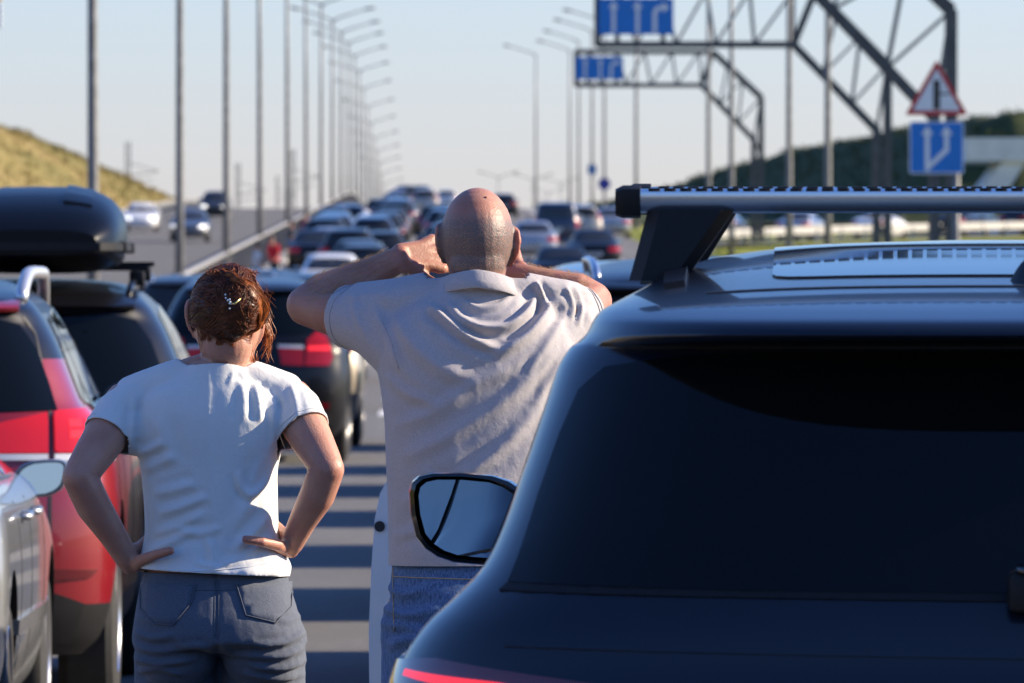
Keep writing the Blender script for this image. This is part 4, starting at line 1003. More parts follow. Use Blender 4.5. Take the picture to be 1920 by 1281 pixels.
# unseen jam around the camera, cars added to block low sky light
Q += [('suv_blue', 2.0, 5.9, 'unseen dark blue car queued behind the navy estate car'), ('hatch_grey', -2.3, 3.6, 'unseen dark grey hatchback queued behind the photographer on the left'), 
      ('suv_black', 1.7, -2.6, 'unseen black car queued second behind the navy estate car'), ('sedan_black', -2.3, -6.2, 'unseen black saloon second in the left queue behind the photographer'), ('hatch_grey', 5.2, 3.0, 'unseen dark grey hatchback queued in the third lane'), ('suv_blue', 1.7, -9.5, 'unseen dark blue car third behind the navy estate car')]
LANES = {'lane beside the median fence': (-3.75, [126, 139, 152, 164, 282, 300, 315, 330, 344, 362, 378]), 'lane of the white saloon': (-1.75, [232, 244, 272, 290, 306, 322, 336, 368, 398, 412, 450, 490, 515, 540, 580, 620]),
         'middle lane': (.75, [168, 196, 222, 262, 282, 322, 378, 402])}
KINDS = [('suv_black', 'black tall car'), ('sedan_black', 'black saloon'), ('suv_blue', 'dark blue tall car'), ('hatch_grey', 'dark grey hatchback'), ('suv_black', 'black car with rails'), ('sedan_silver', 'silver saloon'), ('sedan_black', 'low black saloon'), ('hatch_grey', 'charcoal hatchback')]
ORD = ['first', 'second', 'third', 'fourth', 'fifth', 'sixth', 'seventh', 'eighth', 'ninth', 'tenth', 'eleventh', 'twelfth', 'thirteenth', 'fourteenth', 'fifteenth', 'sixteenth']
qr = random.Random(5)
for ln, (u, ys) in LANES.items():
    for i, y in enumerate(ys):
        key, word = KINDS[qr.randrange(len(KINDS))]
        Q.append((key, u + qr.uniform(-.35, .35), y + qr.uniform(-1.5, 1.5), f'{word}, {ORD[i]} of the cars filling the {ln}'))
QY = [(a[1], a[2]) for a in Q]; keepq = []
for a in Q:
    if all(not (abs(a[1] - b[1]) < 1.95 and abs(a[2] - b[2]) < 5.3) for b in keepq): keepq.append(a)
for a in keepq: put(*a)
opp = 'cars coming down the opposite carriageway'
for key, px, y, lb in (('sedan_lit', 268, 440, 'white oncoming car below the dry grass hill'), ('sedan_litgrey', 360, 388, 'grey oncoming car with lit lamps beside the second lamp post'), ('suv_lit', 405, 515, 'dark oncoming car farthest up beside the third lamp post')):
    o = put(key, 0, 0, lb, opp, loc=(((px - 960) / FPX) * y, y, zr(y) + .01), rz=math.pi + YAW + .03)
    o.rotation_euler = (-math.atan(.0166), 0, math.pi + YAW)
rg = 'cars on the exit ramp behind the crash barrier'
for key, t, lb in (('suv_blue', .06, 'dark blue car on the ramp behind the left end of the crash barrier'), ('sedan_silver', .18, 'silver saloon on the ramp behind the crash barrier'), ('sedan_white', .30, 'white saloon on the ramp under the roof bar'), ('sedan_black', .43, 'black saloon on the ramp between gantry legs'), ('hatch_grey', .54, 'dark hatchback on the ramp near the fork sign'), ('hatch_red', .66, 'red hatchback on the ramp left of the fork sign post'), ('hatch_white', .80, 'white hatchback on the ramp near the overpass')):
    p = ramp_pt(t, 4.0); q = ramp_pt(t + .02, 4.0); d = q - p
    put(key, 0, 0, lb, rg, loc=p, rz=math.atan2(-d.x, d.y))
# ------------------------------------------------------------------ people
def skin_mat(name, c, stubble=False, red=0.0):
    m = bpy.data.materials.new(name); m.use_nodes = True; nt = m.node_tree; N = nt.nodes; L = nt.links; b = N['Principled BSDF']
    b.inputs['Roughness'].default_value = 0.46; b.inputs['Specular IOR Level'].default_value = 0.4
    b.inputs['Subsurface Weight'].default_value = 0.5; b.inputs['Subsurface Radius'].default_value = (1.0, 0.22, 0.12); b.inputs['Subsurface Scale'].default_value = 0.016
    tc = N.new('ShaderNodeTexCoord')
    nz = N.new('ShaderNodeTexNoise'); nz.inputs['Scale'].default_value = 14; nz.inputs['Detail'].default_value = 6; L.new(tc.outputs['Object'], nz.inputs[0])
    rp = N.new('ShaderNodeValToRGB'); e = rp.color_ramp.elements; e[0].position = .32; e[1].position = .7
    e[0].color = (c[0] * .86, c[1] * .72, c[2] * .70, 1); e[1].color = (min(1, c[0] * 1.08), c[1] * 1.08, c[2] * 1.06, 1); L.new(nz.outputs[0], rp.inputs[0])
    fin = rp.outputs[0]
    if stubble:
        at = N.new('ShaderNodeAttribute'); at.attribute_name = 'stubble'
        vz = N.new('ShaderNodeTexNoise'); vz.inputs['Scale'].default_value = 520; vz.inputs['Detail'].default_value = 1; L.new(tc.outputs['Object'], vz.inputs[0])
        r2 = N.new('ShaderNodeValToRGB'); r2.color_ramp.elements[0].position = .30; r2.color_ramp.elements[1].position = .52; L.new(vz.outputs[0], r2.inputs[0])
        mu = N.new('ShaderNodeMath'); mu.operation = 'MULTIPLY'; L.new(at.outputs['Fac'], mu.inputs[0]); L.new(r2.outputs[0], mu.inputs[1])
        mx = N.new('ShaderNodeMix'); mx.data_type = 'RGBA'; L.new(mu.outputs[0], mx.inputs[0]); L.new(fin, mx.inputs[6]); mx.inputs[7].default_value = (.11, .095, .09, 1); fin = mx.outputs[2]
    L.new(fin, b.inputs['Base Color'])
    nb = N.new('ShaderNodeTexNoise'); nb.inputs['Scale'].default_value = 260; nb.inputs['Detail'].default_value = 3; L.new(tc.outputs['Object'], nb.inputs[0])
    bp = N.new('ShaderNodeBump'); bp.inputs['Strength'].default_value = 0.5; bp.inputs['Distance'].default_value = 0.002; L.new(nb.outputs[0], bp.inputs['Height']); L.new(bp.outputs[0], b.inputs['Normal'])
    return m
def cloth_mat(name, c, c2=None, weave=900, fine=0.25, rough=0.92, stretch=(1, 1, 1), big=0.0):
    m = bpy.data.materials.new(name); m.use_nodes = True; nt = m.node_tree; N = nt.nodes; L = nt.links; b = N['Principled BSDF']
    b.inputs['Roughness'].default_value = rough; b.inputs['Specular IOR Level'].default_value = 0.2; b.inputs['Sheen Weight'].default_value = 0.12
    tc = N.new('ShaderNodeTexCoord'); mp = N.new('ShaderNodeMapping'); mp.inputs['Scale'].default_value = stretch; L.new(tc.outputs['Object'], mp.inputs[0])
    nz = N.new('ShaderNodeTexNoise'); nz.inputs['Scale'].default_value = weave; nz.inputs['Detail'].default_value = 4; L.new(mp.outputs[0], nz.inputs[0])
    rp = N.new('ShaderNodeValToRGB'); e = rp.color_ramp.elements; e[0].position = .3; e[1].position = .7
    e[0].color = (*[k * (1 - fine) for k in c], 1); e[1].color = (*(c2 or [min(1, k * (1 + fine)) for k in c]), 1); L.new(nz.outputs[0], rp.inputs[0]); L.new(rp.outputs[0], b.inputs['Base Color'])
    bp = N.new('ShaderNodeBump'); bp.inputs['Strength'].default_value = 0.2; bp.inputs['Distance'].default_value = 0.001; L.new(nz.outputs[0], bp.inputs['Height'])
    n2 = N.new('ShaderNodeTexNoise'); n2.inputs['Scale'].default_value = 55; n2.inputs['Detail'].default_value = 4; n2.inputs['Distortion'].default_value = .6; L.new(tc.outputs['Object'], n2.inputs[0])
    b2 = N.new('ShaderNodeBump'); b2.inputs['Strength'].default_value = 0.22; b2.inputs['Distance'].default_value = 0.006; L.new(n2.outputs[0], b2.inputs['Height']); L.new(bp.outputs[0], b2.inputs['Normal']); L.new(b2.outputs[0], b.inputs['Normal'])
    return m
M_SKINM = skin_mat('tanned_skin', (0.40, 0.205, 0.145), stubble=True)
M_SKINW = skin_mat('fair_skin', (0.48, 0.26, 0.185))
M_POLO = cloth_mat('heather_polo', (0.375, 0.35, 0.358), (0.50, 0.468, 0.476), 800, .2)
M_TEE = cloth_mat('white_cotton', (0.66, 0.66, 0.64), None, 500, .04)
M_DENIM = cloth_mat('blue_denim', (0.055, 0.11, 0.24), (0.13, 0.22, 0.40), 380, .3, stretch=(1, 1, .25))
M_TROUS = cloth_mat('slate_cotton', (0.075, 0.088, 0.115), (0.115, 0.13, 0.165), 500, .12)
M_SHOE = mat('shoe_leather', (0.05, 0.045, 0.04), rough=.6, var=.2, scale=30)
M_STITCH = mat('stitching', (0.42, 0.33, 0.20), rough=.8, var=.2, scale=200)
M_MOLE = mat('brown_mole', (.19, .075, .055), rough=.6, var=.1)
M_ARMHAIR = mat('arm_hair_blond', (.42, .27, .13), rough=.4, var=.2, scale=60)
M_PEARL = mat('pearl_beads', (0.85, 0.82, 0.75), rough=.15, coat=.6)
M_GOLD = mat('gold_clip', (0.85, 0.6, 0.22), rough=.25, metal=1.0)

def limb(bm, pts, rad, n=14): tube(bm, pts, rad, n, dome=True)
def sring(z, cx, cy, rx, ry, e=2.3, n=36):
    return [Vector((cx + rx * math.copysign(abs(math.cos(a)) ** (2 / e), math.cos(a)), cy + ry * math.copysign(abs(math.sin(a)) ** (2 / e), math.sin(a)), z)) for a in np.linspace(0, 2 * math.pi, n, endpoint=False)]
def rows_loft(bm, rows, e=2.3, sub=4):
    rows = sorted(rows); a = np.array(rows, float); fs = [pchip(a[:, k]) for k in range(a.shape[1])]
    loft(bm, [sring(*[float(f(float(t))) for f in fs][:5], e) for t in np.linspace(0, len(rows) - 1, (len(rows) - 1) * sub + 1)])
def fuse(bm, voxel, smooth=3, lam=.5):
    bmesh.ops.recalc_face_normals(bm, faces=bm.faces)
    me = bpy.data.meshes.new('fuse'); bm.to_mesh(me); bm.free(); o = bpy.data.objects.new('fuse', me); COL.objects.link(o)
    md = o.modifiers.new('r', 'REMESH'); md.mode = 'VOXEL'; md.voxel_size = voxel
    dg = bpy.context.evaluated_depsgraph_get(); m2 = bpy.data.meshes.new_from_object(o.evaluated_get(dg))
    bpy.data.objects.remove(o, do_unlink=True); bpy.data.meshes.remove(me)
    n = len(m2.vertices); co = np.empty(n * 3); m2.vertices.foreach_get('co', co); co = co.reshape(-1, 3)
    ed = np.empty(len(m2.edges) * 2, int); m2.edges.foreach_get('vertices', ed); ed = ed.reshape(-1, 2); deg = np.bincount(ed.ravel(), minlength=n)[:, None]
    for k in range(smooth * 2):
        s = np.zeros_like(co); np.add.at(s, ed[:, 0], co[ed[:, 1]]); np.add.at(s, ed[:, 1], co[ed[:, 0]])
        co = co + (lam if k % 2 == 0 else -lam * 1.03) * (s / deg - co) if smooth > 0 else co
    m2.vertices.foreach_set('co', co.ravel()); m2.update(); return m2
def mco(me):
    n = len(me.vertices); co = np.empty(n * 3); me.vertices.foreach_get('co', co); no = np.empty(n * 3); me.vertices.foreach_get('normal', no); return co.reshape(-1, 3), no.reshape(-1, 3)
def setco(me, co): me.vertices.foreach_set('co', co.ravel()); me.update()
def seg_dist(P, line):
    """distance and parameter of 2-d points to a polyline"""
    L = np.array(line, float); best = np.full(len(P), 1e9); par = np.zeros(len(P)); n = len(L) - 1
    for i in range(n):
        a, b = L[i], L[i + 1]; d = b - a; t = np.clip(((P - a) @ d) / (d @ d + 1e-12), 0, 1); q = a + t[:, None] * d; r = np.hypot(*(P - q).T)
        m = r < best; best[m] = r[m]; par[m] = (i + t[m]) / n
    return best, par
def curve_pts(pts, k=6):
    P = np.array(pts, float); fx = [pchip(P[:, i]) for i in range(P.shape[1])]; 
    t = np.linspace(0, len(P) - 1, (len(P) - 1) * k + 1)
    # catmull-rom
    out = []
    for tt in t:
        i = min(int(tt), len(P) - 2); s = tt - i; p0, p1, p2, p3 = P[max(i - 1, 0)], P[i], P[i + 1], P[min(i + 2, len(P) - 1)]
        out.append(.5 * (2 * p1 + (p2 - p0) * s + (2 * p0 - 5 * p1 + 4 * p2 - p3) * s * s + (3 * p1 - p0 - 3 * p2 + p3) * s**3))
    return out
def fold(co, no, lines, side=-1):
    """raise soft cloth ridges with a valley beside them along polylines in (x,z) on the back (side -1)"""
    D = np.zeros(len(co)); P = co[:, [0, 2]]; mask = np.clip(-no[:, 1] * side * -1 * 2.2 + .6, 0, 1) if side == 1 else np.clip(-no[:, 1] * 2.2 + .6, 0, 1)
    for pts, w, amp in lines:
        d, t = seg_dist(P, curve_pts(pts, 5)); tap = np.clip(np.minimum(t, 1 - t) / .22, 0, 1) ** .8
        D += amp * tap * (np.exp(-(d / w) ** 2) - .55 * np.exp(-((d - 1.9 * w) / (1.1 * w)) ** 2))
    return D * mask
def turn_back(me, k, z0=1.58, z1=1.66):
    co, no = mco(me); co[:, 1] += k * co[:, 0] * np.clip((z1 - co[:, 2]) / (z1 - z0), 0, 1); setco(me, co); return me
TURN = .20
def cut_mesh(me, cuts, thick=.003):
    """cuts: (point, outward normal, centre, radius): cloth beyond the plane, near the centre, is cut away"""
    bm = bmesh.new(); bm.from_mesh(me)
    for cut in cuts:
        p, nrm, c, r = cut[:4]; ok = cut[4] if len(cut) > 4 else (lambda q: True)
        p, nrm, c = Vector(p), Vector(nrm).normalized(), Vector(c)
        fs = [f for f in bm.faces if (f.calc_center_median() - c).length < r * 1.3]
        es = list({e for f in fs for e in f.edges}); vs = list({v for f in fs for v in f.verts})
        bmesh.ops.bisect_plane(bm, geom=vs + es + fs, plane_co=p, plane_no=nrm)
        de = [f for f in bm.faces if (f.calc_center_median() - p).dot(nrm) > 0 and (f.calc_center_median() - c).length < r and ok(f.calc_center_median())]
        bmesh.ops.delete(bm, geom=de, context='FACES')
    lv = [v for v in bm.verts if not v.link_faces]; bmesh.ops.delete(bm, geom=lv, context='VERTS')
    bm.to_mesh(me); bm.free(); me.update(); return me
def solid(o, t, off=-1):
    md = o.modifiers.new('thickness', 'SOLIDIFY'); md.thickness = t; md.offset = off; return o
def hand(bm, wrist, d, nrm, size=1.0, curl=(.25, .35, .3), spread=1.0, side=1, thumb=None):
    """palm and five fingers: d towards the fingers, nrm out of the palm, side +1 puts the thumb on the +B side"""
    w = Vector(wrist); d = Vector(d).normalized(); nrm = Vector(nrm); nrm = (nrm - d * nrm.dot(d)).normalized(); B = d.cross(nrm) * side
    for k, (off, ln, rr) in enumerate(((.033, .070, .0088), (.011, .080, .0090), (-.011, .074, .0086), (-.031, .057, .0076))):
        kn = w + (d * (.088 - .004 * abs(k - 1)) + B * off * spread) * size
        limb(bm, [w + B * off * .55 * size, w.lerp(kn, .6), kn], [.0145 * size, .0135 * size, .0115 * size], 10)
        p = kn; ang = 0; ch = [p - d * .012 * size]
        for j, (f, c) in enumerate(zip((.45, .31, .24), curl)):
            ang += c; q = d * math.cos(ang) + nrm * math.sin(ang); p = p + q * ln * f * size * 1.0; ch.append(p)
        limb(bm, ch, [rr * 1.08 * size, rr * 1.04 * size, rr * .95 * size, rr * .82 * size], 10)
    t0 = w + (d * .018 + B * .018) * size
    if thumb is None: tp = [t0, w + (d * .045 + B * .048 + nrm * .012) * size, w + (d * .078 + B * .062 + nrm * .022) * size, w + (d * .104 + B * .062 + nrm * .030) * size]
    else: tp = [t0] + [Vector(q) for q in thumb]
    limb(bm, tp, [.017 * size, .0135 * size, .0112 * size, .0095 * size][:len(tp)], 10)
def ear(bm, c, sgn, s=1.0, flare=.35):
    c = Vector(c); ux = Vector((sgn * math.sin(flare + .25), -math.cos(flare + .25), 0)); uz = Vector((sgn * .10, -.12, 1)).normalized(); pts = []
    for a in np.linspace(-2.2, 1.9, 16):
        r = .030 * s * (1.0 + .18 * math.sin(a)); pts.append(c + ux * (math.cos(a) * r * .68 + .012) + uz * math.sin(a) * r * 1.12)
    limb(bm, pts, [.0045 * s] + [.0055 * s] * 14 + [.007 * s], 8)
    rot = Matrix((ux, ux.cross(uz), uz)).transposed()
    ellipsoid(bm, c + ux * .012 * s, (.020 * s, .0045 * s, .031 * s), rot, 14); ellipsoid(bm, c + ux * .010 * s - uz * .032 * s, (.009 * s, .006 * s, .011 * s), rot, 10)
def head(bm, cx, cy, ztop, s=1.0, wide=1.0, neck_w=.058, zneck=None, tilt=0.0):
    """skull, jaw, brow, nose and lips; the face looks towards +y"""
    z = ztop
    ellipsoid(bm, (cx, cy - .004, z - .098 * s), (.0755 * s * wide, .097 * s, .098 * s), None, 28)
    ellipsoid(bm, (cx, cy + .030 * s, z - .150 * s), (.062 * s * wide, .066 * s, .078 * s), None, 22)
    ellipsoid(bm, (cx, cy + .058 * s, z - .205 * s), (.030 * s, .028 * s, .026 * s), None, 16)
    ellipsoid(bm, (cx, cy + .074 * s, z - .112 * s), (.050 * s, .018 * s, .012 * s), None, 16)
    limb(bm, [(cx, cy + .086 * s, z - .118 * s), (cx, cy + .103 * s, z - .150 * s), (cx, cy + .094 * s, z - .158 * s)], [.008 * s, .0125 * s, .010 * s], 10)
    for k in (-1, 1):
        ellipsoid(bm, (cx + k * .014 * s, cy + .092 * s, z - .156 * s), (.008 * s, .009 * s, .007 * s), None, 10)
        ellipsoid(bm, (cx + k * .045 * s, cy + .066 * s, z - .150 * s), (.018 * s, .018 * s, .016 * s), None, 12)
    ellipsoid(bm, (cx, cy + .090 * s, z - .178 * s), (.022 * s, .010 * s, .0045 * s), None, 12); ellipsoid(bm, (cx, cy + .087 * s, z - .188 * s), (.019 * s, .010 * s, .0055 * s), None, 12)
    ellipsoid(bm, (cx, cy - .042 * s, z - .150 * s), (.058 * s * wide, .052 * s, .055 * s), None, 18)
    zn = zneck if zneck is not None else z - .34 * s
    limb(bm, [(cx * .3, cy - .008, zn - .05), (cx * .6, cy - .022, zn + .02), (cx, cy - .018, z - .16 * s)], [neck_w, neck_w * .99, neck_w * .98], 20)
def eyes(parent, cx, cy, ztop, s):
    for k in (-1, 1):
        bm = bmesh.new(); ellipsoid(bm, (cx + k * .032 * s, cy + .080 * s, ztop - .124 * s), (.0125 * s,) * 3, None, 14); e = obj('eye', bm, M_EYE, parent)
        bm = bmesh.new(); ellipsoid(bm, (cx + k * .032 * s, cy + .0895 * s, ztop - .124 * s), (.006 * s, .0035 * s, .006 * s), None, 12); obj('iris', bm, M_SYMB, e)
M_EYE = mat('eye_white', (.75, .72, .70), rough=.15)
def drape(name, poly, target, m, parent, off=.0015, h=.02, tube_r=None, fy=-1):
    """lay a polygon (x,z) on the back of a garment (or a thread along its outline)"""
    bmt = bmesh.new(); bmt.from_mesh(target); bvh = BVHTree.FromBMesh(bmt); bmt.free()
    def hit(x, z):
        h_, n_, _, _ = bvh.ray_cast(Vector((x, fy * 2.0, z)), Vector((0, -fy, 0))); return (h_ + n_ * off) if h_ else None
    if tube_r:
        pts = []
        for a, b in zip(poly, poly[1:]):
            for t in np.linspace(0, 1, max(3, int(math.dist(a, b) / .008)))[:-1]:
                q = hit(a[0] + (b[0] - a[0]) * t, a[1] + (b[1] - a[1]) * t)
                if q: pts.append(q)
        if len(pts) < 3: return None
        bm = bmesh.new(); tube(bm, pts, [tube_r] * len(pts), 6); return obj(name, bm, m, parent)
    bm = bmesh.new(); bm.faces.new([bm.verts.new((a, 0, b)) for a, b in poly]); P = np.array(poly)
    for ax, q in ((0, 0), (2, 1)):
        lo, hi = P[:, q].min(), P[:, q].max(); n = int((hi - lo) / h)
        for k in range(1, n + 1):
            co = [0, 0, 0]; co[ax] = lo + (hi - lo) * k / (n + 1); no = [0, 0, 0]; no[ax] = 1
            bmesh.ops.bisect_plane(bm, geom=bm.verts[:] + bm.edges[:] + bm.faces[:], plane_co=co, plane_no=no)
    for v in bm.verts:
        q = hit(v.co.x, v.co.z)
        if q: v.co = q
    bmesh.ops.triangulate(bm, faces=[f for f in bm.faces if len(f.verts) > 4]); bmesh.ops.recalc_face_normals(bm, faces=bm.faces)
    o = obj(name, bm, m, parent); md = o.modifiers.new('t', 'SOLIDIFY'); md.thickness = .002; md.offset = 0; return o
def shoes(root, pts):
    for x, y, a in pts:
        bm = bmesh.new(); rings = []
        for t, w, h in ((-.10, .030, .05), (-.08, .040, .085), (-.02, .042, .10), (.06, .047, .07), (.13, .048, .05), (.175, .030, .03)):
            rings.append([Vector((x + w * math.cos(q) + t * math.sin(a), y + t * math.cos(a), .004 + h * (.5 + .5 * math.sin(q)) if math.sin(q) > -.3 else .004)) for q in np.linspace(0, 2 * math.pi, 14, endpoint=False)])
        loft(bm, rings); bmesh.ops.recalc_face_normals(bm, faces=bm.faces); obj('shoe', bm, M_SHOE, root, auto=50)

def cuff(me, s_, e_, tt, m, parent, r=.0014, name='cuff_seam', maxr=.11):
    d = (e_ - s_).normalized(); u = d.orthogonal().normalized(); v = d.cross(u); c0 = s_.lerp(e_, tt)
    bt = bmesh.new(); bt.from_mesh(me); bv = BVHTree.FromBMesh(bt); bt.free(); run = []
    for a in np.linspace(0, 2 * math.pi, 48):
        w = u * math.cos(a) + v * math.sin(a); h_, n_, _, _ = bv.ray_cast(c0, w)
        if h_ and (h_ - c0).length < maxr: run.append(h_ + n_ * (.0006 if n_.dot(w) > 0 else .0036))
        elif len(run) > 6: break
    if len(run) > 6:
        b2 = bmesh.new(); tube(b2, run, [r] * len(run), 6); obj(name, b2, m, parent)
def arm_hair(parent, me, a, b, n, rng):
    bt = bmesh.new(); bt.from_mesh(me); bv = BVHTree.FromBMesh(bt); bt.free(); bm = bmesh.new(); d = (b - a).normalized(); u = d.orthogonal().normalized(); v = d.cross(u)
    for _ in range(n):
        t = rng.uniform(.08, .9); c = a.lerp(b, t); q = rng.uniform(0, 6.283); w = u * math.cos(q) + v * math.sin(q)
        if w.z < -.3 and rng.random() < .7: continue
        h_, n_, _, _ = bv.find_nearest(c + w * .05)
        if not h_: continue
        p1 = h_ + n_ * .0025 + d * .004 + Vector((rng.gauss(0, .001), 0, rng.gauss(0, .001))); p2 = h_ + n_ * .0035 + d * rng.uniform(.008, .013) + Vector((rng.gauss(0, .002), 0, rng.gauss(0, .002)))
        tube(bm, [h_, p1, p2], [.00028, .00022, .0001], 3, cap=False)
    kind(obj('arm_hair', bm, M_ARMHAIR, parent), 'stuff')
def build_man():
    D = 17.6; root = thing('person', 'bald man in a grey polo shirt and jeans, seen from behind with elbows raised', 'person', ((893 - 960) / FPX * D, D, 0), 0, 'people standing on the road')
    q = FPX / D
    def x(px): return (px - 893) / q
    def z(py): return EYE + (HOR - py) / q
    # body: one continuous surface
    bm = bmesh.new(); zt = z(352)
    head(bm, 0.002, 0.0, zt, 1.03, .965, .0595, 1.575)
    ear(bm, (-.0665, .012, z(458)), -1, .98, .18); ear(bm, (.0695, .012, z(464)), 1, .98, .30)
    rows_loft(bm, [(.86, 0, .0, .165, .115), (.95, 0, 0, .165, .115), (1.1, 0, 0, .155, .11), (1.25, 0, 0, .165, .11), (1.38, 0, 0, .175, .11), (1.47, 0, -.005, .185, .10), (1.53, 0, -.01, .15, .085), (1.58, 0, -.015, .075, .065)])
    for s in (-1, 1):
        limb(bm, [(s * .02, -.02, 1.578), (s * .10, -.012, 1.552), (s * .18, 0, 1.538)], [.045, .040, .044], 14)
        limb(bm, [(s * .09, 0, .92), (s * .095, .0, .72), (s * .10, .01, .50), (s * .10, -.01, .30), (s * .105, -.02, .09)], [.098, .085, .062, .055, .042])
    sl, el, wl_ = Vector((-.185, .0, 1.542)), Vector((-.352, .16, z(573))), Vector((x(752), .085, z(484)))
    sr, er, wr_ = Vector((.175, .0, 1.542)), Vector((x(1112), .17, z(566))), Vector((x(968), .21, z(516)))
    for s_, e_, w_ in ((sl, el, wl_), (sr, er, wr_)):
        sag = Vector((0, 0, -.012))
        limb(bm, [s_, s_.lerp(e_, .35) + sag, s_.lerp(e_, .7) + sag * .8, e_], [.044, .046, .046, .0425], 18)
        limb(bm, [e_ + Vector((0, .0, .0)), e_.lerp(w_, .2) + Vector((0, 0, .004)), e_.lerp(w_, .42), e_.lerp(w_, .75), w_], [.0425, .0455, .042, .032, .027], 18)
    hand(bm, wl_, Vector((x(822), .13, z(474))) - wl_, (.25, 1, -.2), 1.04, (.35, .6, .5), 1.0, -1)
    hand(bm, wr_, Vector((x(938), .27, z(506))) - wr_, (-.2, -.6, .2), 1.04, (.4, .7, .5), 1.0, 1)
    me = fuse(bm, .0042, 3)
    co, no = mco(me)
    # stubble on the sides and back of the skull, thinning towards the crown and nape
    h = (zt - co[:, 2]); st = np.clip((h - .045) / .03, 0, 1) * np.clip((.188 - h) / .02, 0, 1) * np.clip((.035 - co[:, 1]) / .03, 0, 1) * (np.abs(co[:, 0]) < .079) * (co[:, 2] > 1.6)
    crown = np.clip(1 - (h / .095) ** 2, 0, 1) * .5; st = np.clip(st * 1.0 - crown * .15, 0, 1)
    at = me.attributes.new('stubble', 'FLOAT', 'POINT'); at.data.foreach_set('value', st.astype(np.float32))
    turn_back(me, TURN)
    body = obj('body', me, M_SKINM, root); rngm = random.Random(9); arm_hair(body, me, el + Vector((0, TURN * el.x * 1.0, 0)), wl_ + Vector((0, TURN * wl_.x * .1, 0)), 1300, rngm); arm_hair(body, me, er + Vector((0, TURN * er.x, 0)), wr_ + Vector((0, TURN * wr_.x * .6, 0)), 900, rngm); eyes(root, .002, .0, zt, 1.03)
    # polo shirt
    bm = bmesh.new()
    rows_loft(bm, [(.93, 0.0, 0.0, .182, .130), (z(1055), x(895), -.002, .184, .132), (1.10, x(895), .0, .184, .128), (1.20, x(893), .0, .186, .126), (1.31, x(893), .0, .190, .130), (1.40, x(893), -.004, .199, .132), (1.46, x(893), -.010, .208, .128), (1.51, 0, -.014, .200, .115), (1.55, 0, -.018, .165, .095), (1.585, 0, -.02, .105, .070), (1.63, 0, -.02, .066, .060)], 2.5)
    for s_, e_, k in ((sl, el, -1), (sr, er, 1)):
        limb(bm, [(k * .03, -.02, 1.582), (k * .10, -.012, 1.578), (k * .165, 0, 1.560), tuple(s_.lerp(e_, .25) + Vector((0, 0, .002)))], [.05, .050, .056, .060], 18)
        limb(bm, [(k * .12, -.02, 1.46), tuple(s_.lerp(e_, .15) + Vector((0, -.0, -.02))), tuple(s_.lerp(e_, .62) + Vector((0, 0, -.008))), tuple(s_.lerp(e_, .95))], [.085, .072, .060, .060], 18)
    me = fuse(bm, .0055, 5)
    co, no = mco(me)
    def L(p): return [(x(a), z(b)) for a, b in p]
    lines = [(L([(803, 570), (841, 601), (887, 636), (938, 654)]), .008, .013), (L([(838, 566), (862, 595), (900, 613), (947, 612), (981, 592), (1000, 568), (1011, 539)]), .008, .013),
             (L([(866, 560), (896, 577), (935, 572), (958, 556)]), .006, .006), (L([(1003, 526), (1019, 557), (1027, 585)]), .006, .012), (L([(925, 668), (981, 634), (1016, 598), (1040, 562)]), .010, .012),
             (L([(1060, 536), (1076, 568), (1072, 600)]), .005, .006), (L([(1077, 536), (1091, 575), (1084, 612)]), .005, .006), (L([(735, 590), (770, 640), (830, 690), (900, 712)]), .015, .009),
             (L([(752, 860), (850, 812), (960, 740), (1045, 650)]), .013, .009), (L([(735, 800), (815, 770), (900, 715), (960, 690)]), .012, .007), (L([(745, 945), (850, 905), (950, 830), (1030, 740)]), .013, .009),
             (L([(790, 880), (830, 900), (880, 905), (940, 890)]), .008, .006), (L([(735, 1005), (800, 985), (880, 940), (960, 905)]), .010, .006), (L([(860, 985), (930, 960), (1000, 900)]), .009, .006),
             (L([(702, 560), (712, 600), (735, 650), (748, 700)]), .010, .007), (L([(664, 548), (668, 590), (690, 640)]), .006, .004), (L([(720, 700), (760, 735), (830, 760)]), .010, .006), (L([(985, 700), (1030, 640), (1062, 590)]), .007, .007), (L([(1000, 760), (1040, 700), (1075, 640)]), .008, .007)]
    lines = [(a, w, m if i < 7 else m * .62) for i, (a, w, m) in enumerate(lines)]
    D_ = fold(co, no, lines)
    nz = np.array([noise.noise((p[0] * 16, p[1] * 16, p[2] * 11)) * .0022 + noise.noise((p[0] * 7 + 5, p[1] * 7, p[2] * 5)) * .004 for p in co])
    setco(me, co + no * (D_ + nz)[:, None])
    zh = z(1058)
    cl = sl.lerp(el, .50); cr = sr.lerp(er, .50)
    cut_mesh(me, [((0, 0, zh), (0, 0, -1), (0, 0, .93), .30), (cl, (el - sl), sl.lerp(el, .8), .14), (cr, (er - sr), sr.lerp(er, .8), .14), ((0, 0, 1.604), (0, .25, 1), (0, -.02, 1.65), .11)])
    turn_back(me, TURN)
    sh = solid(obj('polo_shirt', me, M_POLO, root), .0035)
    tgt = me
    # ribbed cuff lines, collar
    for s_, e_ in ((sl, el), (sr, er)):
        d = (e_ - s_).normalized(); u = d.orthogonal().normalized(); v = d.cross(u)
        for tt, rr in ((.485, .0625), (.40, .0645)):
            c0 = s_.lerp(e_, tt) + Vector((0, 0, -.006)); c0.y += TURN * c0.x; bt = bmesh.new(); bt.from_mesh(me); bv = BVHTree.FromBMesh(bt); bt.free(); pts = []
            for a in np.linspace(0, 2 * math.pi, 40):
                h_, n_, _, _ = bv.ray_cast(c0 + (u * math.cos(a) + v * math.sin(a)) * .16, -(u * math.cos(a) + v * math.sin(a)))
                if h_ and (h_ - c0).length < .11: pts.append(h_ + n_ * .0008)
            if len(pts) > 20:
                b2 = bmesh.new(); tube(b2, pts, [.0016] * len(pts), 6); obj('cuff_seam', b2, M_POLO, sh)
